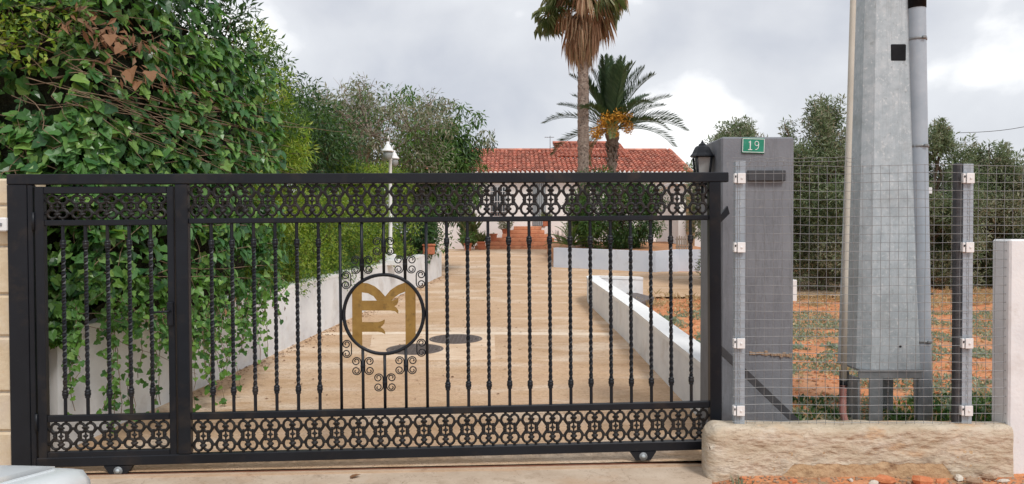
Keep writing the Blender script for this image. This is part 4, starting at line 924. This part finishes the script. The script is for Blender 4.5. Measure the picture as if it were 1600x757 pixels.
for i in range(34):                                  # close round the trunk, long
    a = i * 2.39996; t = i / 34; link('dry_frond', mb_[2], wp, (math.cos(a) * .05, math.sin(a) * .05, 8.25 - .75 * t), (0, R.uniform(-.1, .25), a), (R.uniform(.55, .95), R.uniform(.8, 1.1), R.uniform(.95, 1.25)))
for i in range(25):
    a = i * 2.39996 + R.uniform(-.4, .4); link('dry_frond', mb_[i % 2], wp, (math.cos(a) * .1, math.sin(a) * .1, 8.45 + R.uniform(-.55, .55)), (0, R.uniform(-.55, .25), a), (R.uniform(.6, 1.15), R.uniform(.7, 1.2), R.uniform(.6, 1.1)))
for i in range(9):
    a = i * 2.39996 + R.uniform(-.3, .3); link('frond', mg_[i % 2], wp, (math.cos(a) * .1, math.sin(a) * .1, 8.75 + R.uniform(-.2, .3)), (0, R.uniform(-.6, .05), a), (R.uniform(.8, 1.1), 1, R.uniform(.8, 1.1)))
for i in range(16):
    a = i * 2.39996 + R.uniform(-.3, .3); link('frond', mg_[i % 2], wp, (math.cos(a) * .1, math.sin(a) * .1, 8.85 + R.uniform(-.1, .3)), (0, R.uniform(-.5, .1), a), (R.uniform(.6, 1.0), 1, R.uniform(.5, .8)))
for a, z in ((2.9, 8.5), (3.4, 8.25), (.2, 8.6), (-.25, 8.35), (.5, 8.75), (2.6, 8.8)):
    link('frond', mg_[0], wp, (math.cos(a) * .15, math.sin(a) * .1, z), (0, R.uniform(-.4, 0), a), (R.uniform(.8, 1.05), 1, R.uniform(.7, 1)))
for a, e in ((2.95, -10), (3.3, 12)):
    link('frond', fg[2], wp, (math.cos(a) * .5, math.sin(a) * .2, 8.0), (R.uniform(-.5, .5), -math.radians(e), a), (.75,) * 3)

# ================================================================== the house
HY = 33.0; GZ = .98
hs = empty('house', 'long low white house with a red clay tiled roof at the top of the drive', 'house', (2.0, HY, GZ))
def H_(x, y, z): return (x - 2.0, y - HY, z - GZ)
m = MB().box(H_(-3.6, HY, GZ - .1), H_(7.66, HY + 8, 4.22)); m.add([H_(7.655, HY, 4.2), H_(7.655, HY + 8, 4.2), H_(7.655, HY + 4, 5.62)], [(0, 1, 2)]); m.build('wall', M['house'], hs)
def roof(x0, x1, y0, z0, y1, z1, nrow):
    rf = MB(); rf.v = [H_(x0, y0, z0 - .06), H_(x1, y0, z0 - .06), H_(x1, y1, z1 - .06), H_(x0, y1, z1 - .06), H_(x0, y0, z0 - .15), H_(x1, y0, z0 - .15), H_(x1, y1, z1 - .15), H_(x0, y1, z1 - .15)]
    rf.f = [(0, 1, 2, 3), (7, 6, 5, 4), (0, 4, 5, 1), (1, 5, 6, 2), (2, 6, 7, 3), (3, 7, 4, 0)]; rf.sm = [False] * 6
    o = rf.build('roof', M['coping'], hs)
    m = MB(); nc = int((x1 - x0) / .205); Ls = math.hypot(y1 - y0, z1 - z0); s = Vector((0, (y1 - y0) / Ls, (z1 - z0) / Ls)); up = Vector((0, -s.z, s.y))
    for i in range(nc):
        xc = x0 + (i + .5) * (x1 - x0) / nc
        for j in range(nrow):
            a = j / nrow * Ls - .02; b_ = (j + 1) / nrow * Ls + .05; jx = R.uniform(-.008, .008); lf = R.uniform(-.006, .010); vs = []
            for d, rr, h in ((a, .095, .028 + lf), (b_, .078, .0 + lf)):
                for q in range(5):
                    g = math.pi * q / 4; p = Vector(H_(xc + jx + math.cos(g) * rr, y0, z0)) + s * d + up * (math.sin(g) * rr * .85 + h - .03); vs.append(p)
            m.add(vs, [(q, q + 1, q + 6, q + 5) for q in range(4)][::1] + [(0, 1, 2, 3, 4)][::-1], True)
            if i < nc - 1 or True:
                xs2 = xc + .5 * (x1 - x0) / nc; p0 = Vector(H_(xs2, y0, z0)) + s * a + up * -.035; p1 = Vector(H_(xs2, y0, z0)) + s * b_ + up * -.045; e = Vector((.06, 0, 0))
                m.add([p0 - e, p0 + e, p1 + e, p1 - e], [(0, 1, 2, 3)])
    tag(m.build('roof_tiles', M['tile'], o), kind='stuff')
    m = MB()
    for i in range(int((x1 - x0) / .4)):
        xa = x0 + i * .4; p = [Vector(H_(xa, y1, z1 - .01)), Vector(H_(xa + .42, y1, z1 + .005))]; m.tube(p, [.10, .085], 8)
    m.build('ridge_tiles', M['tile'], o)
    return o
r1 = roof(-3.9, 7.86, HY - .45, 4.36, HY + 4, 5.80, 13)
r2 = roof(2.12, 5.6, HY + 2.2, 5.28, HY + 5.6, 6.36, 11)
MB().box(H_(2.2, HY + 2.6, 4.5), H_(5.5, HY + 5.5, 5.28)).build('wall', M['house'], hs)
m = MB().bbox(H_(-3.85, HY - .40, 4.14), H_(7.80, HY - .05, 4.225), .01)
for i in range(57):
    x = -3.78 + i * .203; m.tube([H_(x, HY - .47, 4.30), H_(x, HY - .30, 4.36)], .075, 6)
m.build('cornice', M['coping'], hs)
m = MB()                                    # verge tiles down the right gable
for j in range(11):
    t = j / 11; y = HY - .45 + 4.45 * t; z = 4.36 + 1.44 * t; m.tube([H_(7.87, y, z), H_(7.87, y + .46, z + .15)], [.10, .085], 8)
m.build('verge_tiles', M['tile'], r1)
# aerial
m = MB(); m.tube([H_(1.9, HY + 3.9, 5.7), H_(1.9, HY + 3.9, 6.5)], .018, 5)
for i in range(5): m.tube([H_(1.68 + .09 * i, HY + 3.75, 6.43), H_(1.68 + .09 * i, HY + 4.05, 6.43)], .010, 4)
m.tube([H_(1.62, HY + 3.9, 6.43), H_(2.1, HY + 3.9, 6.43)], .012, 4); m.build('aerial', M['galv2'], hs)
# shuttered door and windows
o = MB().bbox(H_(.92, HY - .06, 1.95), H_(1.50, HY - .002, 4.02), .01).build('door', M['galv2'], hs)
m = MB()
for i in range(6): m.box(H_(.96 + .095 * i, HY - .085, 2.0), H_(.99 + .095 * i, HY - .0605, 3.98))
m.build('grille_bar', M['galv'], o)
for xa, xb in ((-.95, -.25), (-2.7, -1.9), (5.3, 6.1)):
    o = MB().bbox(H_(xa - .06, HY - .05, 2.35), H_(xb + .06, HY - .002, 3.75), .01).build('window', M['coping'], hs)
    MB().box(H_(xa, HY - .054, 2.42), H_(xb, HY - .0505, 3.69)).build('pane', M['pane'], o)
    m = MB()
    for i in range(6): xx = xa + (xb - xa) * (i + .5) / 6; m.tube([H_(xx, HY - .10, 2.38), H_(xx, HY - .10, 3.73)], .012, 4)
    for z in (2.6, 3.05, 3.5): m.tube([H_(xa - .03, HY - .11, z), H_(xb + .03, HY - .11, z)], .012, 4)
    m.build('grille', M['whitemetal'], o)
MB().bbox(H_(5.0, HY - .7, GZ - .1), H_(5.12, HY - .002, 2.3), .01).build('buttress', M['house'], hs)
# terracotta steps, stepped back on three sides
st = empty('entrance_steps', 'wide terracotta tiled steps rising on three sides to the house door', 'steps', (.65, 31.5, GZ - .02))
lx = [-1.55, -1.05, -.72, -.42, -.10, .08]; rx = [2.02, 1.98, 1.78, 1.62, 1.40, 1.28]
for i in range(6):
    y0 = 30.55 + .31 * i; z0 = .165 * i
    o = MB().bbox((lx[i] - .65, y0 - 31.5, z0 - (.1 if i == 0 else .0)), (rx[i] - .65, HY - .06 - 31.5, z0 + .1649), .012).build('step', M['terra'], st)
    m = MB(); nt_ = int((rx[i] - lx[i]) / .30)
    for j in range(nt_):
        xa = lx[i] - .65 + (rx[i] - lx[i]) * j / nt_; m.bbox((xa + .005, y0 - 31.5 - .012, z0 + .02), (xa + (rx[i] - lx[i]) / nt_ - .005, y0 - 31.5 - .0005, z0 + .150), .004)
    m.build('riser_tile', M['terra'], o)
# pots
def pot(label, x, y, z, r, h, plant, size, mat, kind='blade', n=120, spread=.6, trough=0):
    t = empty('flower_pot', label, 'flower pot', (x, y, z), group='pots near the entrance steps')
    if trough: MB().bbox((-trough, -r, 0), (trough, r, h), .02).bbox((-trough - .02, -r - .02, h * .8), (trough + .02, r + .02, h), .015).build('pot', M['pot'], t)
    else: MB().lathe([(r * .68, 0), (r * .92, h * .82), (r * 1.06, h * .82), (r * 1.06, h), (r * .9, h), (r * .85, h * .9)], 14, smooth=False).build('pot', M['pot'], t)
    if plant == 'spray':
        a = NR.uniform(0, 6.28, n); e = NR.uniform(.5, 1.4, n); D = np.stack([np.cos(a) * np.cos(e), np.sin(a) * np.cos(e), np.sin(e)], 1); P = np.tile((0, 0, h * .9), (n, 1)) + NR.normal(size=(n, 3)) * (.04, .04, .01)
        if trough: P[:, 0] += NR.uniform(-trough, trough, n)
        tag(link('plant', leaves('plant', kind, P, D, NR.normal(size=(n, 3)) + (0, 0, .6), NR.uniform(.5, 1, n) * size, M[mat]), t), kind='stuff')
    else:
        tag(link('plant', leaves('plant', 'oval', *cloud(n, (0, 0, h + spread * .6), (spread, spread, spread * .8), 'oval', size, .1), M[mat]), t), kind='stuff')
def gx(px, Y): return (px - 800) / F * Y
pot('small brown pot with a bushy plant, leftmost of the pots by the steps', gx(731, 29.6), 29.6, .95, .17, .30, 'bush', .13, 'mid', n=150, spread=.34)
pot('red terracotta pot with a grassy spray left of the steps', gx(752, 30.2), 30.2, .97, .19, .34, 'spray', .55, 'palmlight')
pot('brown pot standing on the left end of the steps', gx(771, 30.9), 31.05, 1.29, .16, .34, 'spray', .12, 'mid', n=30)
pot('pot hidden by a rounded brownish plant on the upper left steps', gx(790, 31.6), 31.75, 1.62, .18, .22, 'bush', .10, 'grey', n=420, spread=.33)
pot('terracotta trough with a spiky plant on the top step', gx(854, 32.2), 32.2, 1.95, .15, .28, 'spray', .5, 'palmlight', n=60, trough=.16)
pl_ = empty('planter', 'long terracotta planter on the far end of the left white wall', 'planter', (-2.03, 18.0, zd(18) + .66), (0, 0, math.radians(-83)))
MB().bbox((-.55, -.14, 0), (.55, .14, .20), .02).bbox((-.57, -.16, .2005), (.57, .16, .25), .015).build('trough', M['pot'], pl_)
tag(link('plant', leaves('plant', 'narrow', *cloud(520, (0, -.05, .55), (.6, .24, .55), 'narrow', .20, .5), M['deep']), pl_), kind='stuff')
fi = empty('finial', 'small white ornament on the end of the left white wall', 'ornament', (-1.92, 19.0, zd(19) + .66))
MB().lathe([(.09, 0), (.09, .03), (.04, .06), (.035, .22), (.07, .25), (.06, .33), (.02, .38), (.001, .42)], 10).build('stem', M['whitemetal'], fi)
# tall pale plant left of the door
bm_ = empty('reed_plant', 'tall pale reedy plant against the house wall left of the steps', 'plant', (gx(733, 30.4), 30.6, .96))
a = NR.uniform(0, 6.28, 260); e = NR.uniform(.7, 1.5, 260); D = np.stack([np.cos(a) * np.cos(e), np.sin(a) * np.cos(e), np.sin(e)], 1); P = NR.normal(size=(260, 3)) * (.1, .1, 0); P[:, 2] = NR.uniform(0, 1.0, 260)
tag(link('foliage', leaves('foliage', 'blade', P, D, NR.normal(size=(260, 3)) + (0, 0, .5), NR.uniform(.4, .9, 260), M['palmlight']), bm_), kind='stuff')
m = MB(); [m.tube([(R.gauss(0, .07), R.gauss(0, .07), 0), (R.gauss(0, .15), R.gauss(0, .15), R.uniform(.8, 1.4))], .012, 4) for i in range(14)]; m.build('stem', M['drygrass'], bm_)
# spiky cycad left of the round bush
cy = empty('cycad', 'spiky green cycad between the steps and the round bush', 'plant', (gx(893, 23.5), 23.4, 1.12))
fc = frond_mesh(.95, 1.0, M['mid'], 26, .16); fc2 = frond_mesh(.95, .5, M['palmlight'], 26, .16)
for i in range(30): link('frond', fc if i % 3 else fc2, cy, (0, 0, .12), (R.uniform(-.2, .2), -math.radians(R.uniform(15, 82)), i * 2.39996))
MB().lathe([(.10, -.05), (.13, .02), (.12, .12), (.05, .16)], 10).build('trunk', M['palmbark'], cy)
ds = empty('dry_shrub', 'dry greyish twiggy shrub beside the steps at the end of the blue wall', 'shrub', (gx(880, 26.5), 26.5, 1.05))
m = MB()
for i in range(70): a = R.uniform(0, 6.28); m.tube([(0, 0, 0), (.15 * math.cos(a), .1 * math.sin(a), .25), (R.uniform(.2, .42) * math.cos(a), .3 * math.sin(a), R.uniform(.35, .75))], .007, 3, False)
m.build('twigs', M['picket'], ds)
# right hand annex, picket fence
ax = empty('annex', 'white annex with a brown door behind the picket fence', 'building', (6.6, 26.0, .9))
MB().box((-.75, 0, -.1), (1.2, 4, 2.45)).build('wall', M['house'], ax)
MB().bbox((-.48, -.04, .0), (-.18, -.002, 2.1), .01).build('door', M['wood'], ax)
MB().bbox((-.85, -.25, 2.451), (1.3, 4.1, 2.58), .015).build('roof_slab', M['coping'], ax)
MB().bbox((.0, -.9, -.1), (.12, -.78, 2.6), .01).build('post', M['wood'], ax)
m = MB(); m.bbox((-.01, -.92, .40), (.13, -.76, .62), .01); m.bbox((-.01, -.92, -.4), (.13, -.76, -.1), .01); m.build('post_band', M['dark'], ax)
MB().bbox((-.17, -.93, -.2), (-.05, -.81, 2.4), .01).build('post', M['bluewhite'], ax)
pf = empty('picket_fence', 'short weathered wooden picket fence above the right end of the blue wall', 'fence', (gx(1057, 21.3), 21.4, zd(21) + .55))
for i in range(7):
    h = R.uniform(.40, .48); MB().prism([(-.022, -.05), (.022, -.05), (.022, h - .03), (0, h), (-.022, h - .03)], -.009, .009).build('picket', M['picket'], pf, (.04 + i * .068, 0, 0))
for z in (.08, .30): MB().box((0, .010, z), (.50, .028, z + .04)).build('rail', M['picket'], pf)

# ================================================================== lamp post
LPY = 14.4; LPX = gx(610, LPY); LZ = zd(LPY) + .70
lp = empty('lamp_post', 'white garden lamp post with two bell shaped lanterns on the left wall', 'street lamp', (LPX, LPY, LZ))
MB().bbox((-.19, -.17, -.02), (.19, .17, .10), .015).bbox((-.10, -.10, .1005), (.10, .10, .20), .012).build('pedestal', M['white'], lp)
MB().lathe([(.055, .2), (.05, .25), (.038, .3), (.034, 1.5), (.032, 2.02), (.045, 2.04), (.02, 2.08), (.015, 2.14), (.001, 2.16)], 12).build('pole', M['whitemetal'], lp)
for dx, dy, z in ((-.02, -.16, 2.12), (.05, .18, 2.02)):
    o = MB().lathe([(.005, .275), (.034, .27), (.036, .215), (.055, .205), (.080, .175), (.092, .135), (.135, .10), (.152, .075), (.150, .062), (.11, .06)], 14).build('lantern', M['whitemetal'], lp, (dx, dy, z)); o.scale = (.80, .80, .92) if dy < 0 else (.66, .66, .8)
    MB().lathe([(.105, .062), (.118, .0), (.105, -.07), (.06, -.11), (.001, -.12)], 12).build('glass', M['glass'], o)
    MB().tube([(0, 0, .33), (-dx * .3, -dy * .3, .40), (-dx * .8, -dy * .8, .34), (-dx, -dy, .12)], .012, 6).build('arm', M['whitemetal'], o)

# ================================================================== parked car, only the corner of its bonnet in view
car = empty('parked_car', 'white parked car, only the rounded corner of its bonnet showing', 'car', (-2.47, 3.10, -.022))
def csec(y, hw, zb, zt, crown): return [(-hw * .92, y, zb), (-hw, y, zb + (zt - zb) * .45), (-hw * .985, y, zt - .10), (-hw * .93, y, zt - .02), (-hw * .6, y, zt + crown * .7), (0, y, zt + crown), (hw * .6, y, zt + crown * .7), (hw * .93, y, zt - .02), (hw * .985, y, zt - .10), (hw, y, zb + (zt - zb) * .45), (hw * .92, y, zb)]
S_ = [(.0, .40, .36, .60, .0), (-.012, .55, .32, .635, .008), (-.035, .65, .28, .66, .014), (-.08, .735, .24, .685, .02), (-.15, .79, .20, .708, .024), (-.25, .83, .18, .732, .028), (-.4, .855, .17, .758, .032), (-.6, .87, .17, .79, .035), (-1.0, .88, .17, .84, .035), (-1.2, .885, .17, .88, .02), (-2.4, .89, .17, .93, .02), (-3.6, .88, .17, .95, .02), (-4.05, .84, .22, .93, .02), (-4.2, .76, .32, .86, .01)]
def csec2(y, hw, zb, zt, cr, n=21):
    o = []
    for i in range(n):
        s_ = -1 + 2 * i / (n - 1); e = abs(s_); o.append((hw * math.sin(s_ * math.pi / 2) ** 1 * (1 - .0 * e), y, zt + cr * (1 - s_ * s_) - .12 * max(0, e - .78) ** 2 / .0484))
    return [(-hw * .93, y, zb), (-hw * 1.005, y, zb + (zt - .12 - zb) * .5)] + o + [(hw * 1.005, y, zb + (zt - .12 - zb) * .5), (hw * .93, y, zb)]
m = MB(); K_ = 25
for s in S_: m.v += csec2(*s)
m.f = [(i * K_ + j, i * K_ + j + 1, i * K_ + K_ + 1 + j, i * K_ + K_ + j) for i in range(len(S_) - 1) for j in range(K_ - 1)] + [tuple(range(K_)), tuple(range(K_ * (len(S_) - 1), K_ * len(S_)))[::-1]]; m.sm = [True] * (len(m.f) - 2) + [False] * 2
m.build('body', M['carwhite'], car)
def skin(s_, row):                          # a point of the bodywork
    y, hw, zb, zt, cr = S_[row]; e = abs(s_); return Vector((hw * math.sin(s_ * math.pi / 2), y, zt + cr * (1 - s_ * s_) - .12 * max(0, e - .78) ** 2 / .0484))
m = MB(); rr_ = range(3, 9)                 # bonnet panel, its edge a 4 mm step above the wings
for r_ in rr_:
    for i in range(17):
        q_ = skin((-1 + i / 8) * (.52 if r_ == 3 else .60 if r_ == 4 else .64), r_); m.v.append(q_ + Vector((0, 0, .005)))
n_ = len(m.v); m.v += [v - Vector((0, 0, .012)) for v in m.v]
m.f = [(i * 17 + j, i * 17 + j + 1, i * 17 + 18 + j, i * 17 + 17 + j) for i in range(5) for j in range(16)]
edge = list(range(17)) + [17 * i + 16 for i in range(1, 6)] + [85 + j for j in range(15, -1, -1)] + [17 * i for i in range(4, 0, -1)]
m.f += [(a, b_, b_ + n_, a + n_) for a, b_ in zip(edge, edge[1:] + edge[:1])]; m.sm = [True] * 80 + [False] * (len(m.f) - 80)
m.build('bonnet', M['carwhite'], car)
m = MB(); cs_ = [(-1.15, .74, .90, .90), (-1.75, .62, .90, 1.40), (-3.2, .62, .94, 1.44), (-3.95, .70, .93, .95)]
for y, hw, zb, zt in cs_: m.v += [(-.80, y, zb), (-hw, y, zt), (0, y, zt + .03), (hw, y, zt), (.80, y, zb)]
m.f = [(i * 5 + j, i * 5 + j + 1, i * 5 + 6 + j, i * 5 + 5 + j) for i in range(3) for j in range(4)]; m.sm = [False] * 12; m.build('window', M['pane'], car)
m = MB(); rs_ = [(-1.70, .64, 1.385), (-1.80, .645, 1.43), (-2.4, .66, 1.475), (-3.1, .645, 1.46), (-3.30, .63, 1.41)]
for y, hw, z in rs_: m.v += [(-hw, y, z - .03), (-hw * .8, y, z + .015), (0, y, z + .04), (hw * .8, y, z + .015), (hw, y, z - .03)]
m.f = [(i * 5 + j, i * 5 + j + 1, i * 5 + 6 + j, i * 5 + 5 + j) for i in range(4) for j in range(4)]; m.sm = [True] * 16
for sx in (-1, 1):
    m.tube([(sx * .77, -1.14, .90), (sx * .635, -1.76, 1.41)], .035, 6); m.tube([(sx * .79, -2.45, .92), (sx * .655, -2.45, 1.45)], .04, 6); m.tube([(sx * .77, -3.95, .94), (sx * .63, -3.22, 1.42)], .06, 6)
m.build('roof', M['carwhite'], car)
for sx in (-1, 1):
    MB().ball((sx * .66, -.12, .56), (.13, .07, .05), 10, 6).build('headlight', M['glass'], car)
    for y in (-.78, -3.35):
        o = MB().tube([(sx * .70, y, .30), (sx * .90, y, .30)], .30, 18).build('wheel', M['tyre'], car); MB().tube([(sx * .85, y, .30), (sx * .905, y, .30)], .19, 14).build('rim', M['rim'], o)

# ================================================================== small things on the ground
def rock(r, seed):
    m = MB(); m.ball((0, 0, 0), (r, r * .8, r * .62), 6, 4); m.v = [tuple(Vector(v) * (1 + .38 * nz(v, 1.2 / r, seed))) for v in m.v]; m.sm = [False] * len(m.sm); return m
rub = {'brickred': [], 'stonepale': [], 'stonebrown': []}
for i in range(4):
    for k_ in rub: rub[k_].append(rock(1, i * 3.7 + len(k_)).mesh('rubble', M[k_]))
spots = [(1382, 748, 26, 'brickred', 'flat orange brick fragment'), (1440, 748, 30, 'brickred', 'largest orange brick fragment'), (1470, 750, 16, 'brickred', 'small orange brick fragment'), (1498, 742, 18, 'stonepale', 'tallest pale knobbly stone'), (1520, 750, 20, 'stonebrown', 'brown lump of mortar'), (1545, 745, 18, 'stonebrown', 'brown stone beside the pale wall'), (1568, 752, 14, 'stonepale', 'pale chip at the foot of the pale wall'), (1330, 750, 9, 'stonepale', 'small white pebble'), (1365, 753, 14, 'stonepale', 'grey white stone'), (1240, 752, 12, 'brickred', 'reddish chip near the rounded wall end'), (1160, 744, 10, 'brickred', 'orange chip under the rounded wall end'), (1420, 754, 9, 'stonebrown', 'small brown stone')]
for i, (px, py, sz, k_, lb) in enumerate(spots):
    Y = min(4.90, 1.63 * F / (py + sz * .3 - 365)); p = at(px, py, Y); r = sz / 2 / F * Y; p.z = zg(p.x, Y) + r * .40
    o = link('rubble', R.choice(rub[k_]), None, p, (R.uniform(-.3, .3), R.uniform(-.2, .2), R.uniform(0, 6)), (r * 1.25, r, r * .9)); tag(o, lb + ' lying in the rubble along the low wall', 'rubble', 'rubble along the foot of the low wall')
m = MB()
for i in range(420):
    x = R.uniform(1.3, 3.6); y = 4.94 - abs(R.gauss(0, .16)); r = R.uniform(.004, .013); q = rock(r, i * .37); m.add([Vector(v) + Vector((x, y, zg(x, y) + r * .4)) for v in q.v], q.f)
tag(m.build('gravel', M['stonebrown']), kind='stuff')
# field: weeds, clods, dry grass
P = []; D = []; S = []
def scatter(n, x0, x1, y0, y1, thr, size, seed, zfun):
    P = []; S = []
    while len(P) < n:
        y = y0 + (y1 - y0) * R.random() ** 1.3; x = R.uniform(x0, x1)
        if x > y * .78 + .6: continue
        if nz((x, y, 0), .9, seed) + .5 * nz((x, y, 0), 2.7, seed) < thr: continue
        P.append((x, y, zfun(x, y))); S.append(size * R.uniform(.5, 1.3))
    n = len(P); a = NR.uniform(0, 6.28, n); e = NR.uniform(.2, 1.3, n)
    return np.array(P), np.stack([np.cos(a) * np.cos(e), np.sin(a) * np.cos(e), np.sin(e)], 1), NR.normal(size=(n, 3)) * .5 + (0, 0, 1), np.array(S)
def field(n, thr, size, seed, name, kind, mat, x0=2.0, x1=13, y0=5.4, y1=15.5): tag(link(name, leaves(name, kind, *scatter(n, x0, x1, y0, y1, thr, size, seed, zg), M[mat])), kind='stuff')
field(24000, -.06, .045, 12, 'weeds', 'oval', 'weed', y1=12.6); field(2600, .12, .065, 19, 'weeds', 'narrow', 'mid', y0=5.4, y1=7.2); field(2600, .0, .06, 71, 'weeds', 'oval', 'deep', y0=5.4, y1=6.6); field(5000, -.1, .05, 61, 'dry_weeds', 'oval', 'drygrass')
field(2600, .0, .16, 27, 'dry_grass', 'blade', 'drygrass', y0=13.2, y1=15.6); field(1800, .15, .10, 33, 'dry_grass', 'blade', 'drygrass')
field(2600, .12, .07, 40, 'weeds', 'oval', 'weed', x0=1.85, x1=4, y0=9, y1=12.5)
m = MB()
for i in range(2600):
    y = 5.5 + 9 * R.random() ** 1.6; x = R.uniform(2, .78 * y + .8); r = R.uniform(.006, .030); q = rock(r, i * .7); m.add([Vector(v) + Vector((x, y, zg(x, y) + r * .2)) for v in q.v], q.f)
tag(m.build('clods', M['soil']), kind='stuff')
# leaf litter along the left wall and on the drive
P = []; S = []
for i in range(1300):
    y = R.uniform(7, 19.5) if i < 1000 else R.uniform(6.2, 24); x = lerp_poly(LW, y) + (abs(R.gauss(0, .14)) + .02 if i < 1000 else R.uniform(.2, 3.2)); P.append((x, y, zd(y) + .012)); S.append(R.uniform(.02, .05))
for i in range(60): P.append((R.uniform(-3, 1), R.uniform(4.2, 5.0), -.018)); S.append(R.uniform(.006, .02))
n = len(P); a = NR.uniform(0, 6.28, n); tag(link('leaf_litter', leaves('leaf_litter', 'oval', np.array(P), np.stack([np.cos(a), np.sin(a), a * 0 + .1], 1), NR.normal(size=(n, 3)) * .3 + (0, 0, 1), np.array(S), M['deadleaf'])), kind='stuff')
for px, py, s, lb in ((548, 741, .07, 'curled dry brown leaf on the concrete in front of the gate'),):
    p = at(px, py, 5.0); p.z = -.015; o = link('fallen_leaf', leaves('fallen_leaf', 'heart', np.zeros((1, 3)), [(1, .3, .3)], [(-.2, 0, 1)], [s], M['deadleaf']), None, p); tag(o, lb, 'leaf')
def tuft(px, py, Y, n, size, mat, label):
    p = at(px, py, Y); p.z = zg(p.x, p.y); a = NR.uniform(0, 6.28, n); e = NR.uniform(.7, 1.5, n)
    o = link('grass_tuft', leaves('grass_tuft', 'blade', NR.normal(size=(n, 3)) * (.02, .02, 0), np.stack([np.cos(a) * np.cos(e), np.sin(a) * np.cos(e), np.sin(e)], 1), NR.normal(size=(n, 3)) + (0, 0, .4), NR.uniform(.5, 1, n) * size, M[mat]), None, p); tag(o, label, 'grass tuft', kind='thing')
tuft(1160, 750, 4.75, 16, .10, 'weed', 'little green grass tuft in the dirt by the rounded end of the low wall')
tuft(1137, 753, 4.7, 9, .05, 'weed', 'tiny sprig of grass at the edge of the forecourt concrete')
tag(MB().bbox((5.20, 14.3, .1), (5.52, 14.5, .74), .01).build('white_post', M['whitemetal']), 'short white post half hidden behind the grey pillar', 'post')
# overhead cable far right
m = MB(); a_, b_ = at(1495, 208, 34), at(1760, 140, 30)
m.tube([a_.lerp(b_, i / 14) - Vector((0, 0, .5 * math.sin(math.pi * i / 14))) for i in range(15)], .012, 4); tag(m.build('overhead_cable', M['black_cable']), 'thin overhead cable crossing the grey sky at the far right', 'cable')
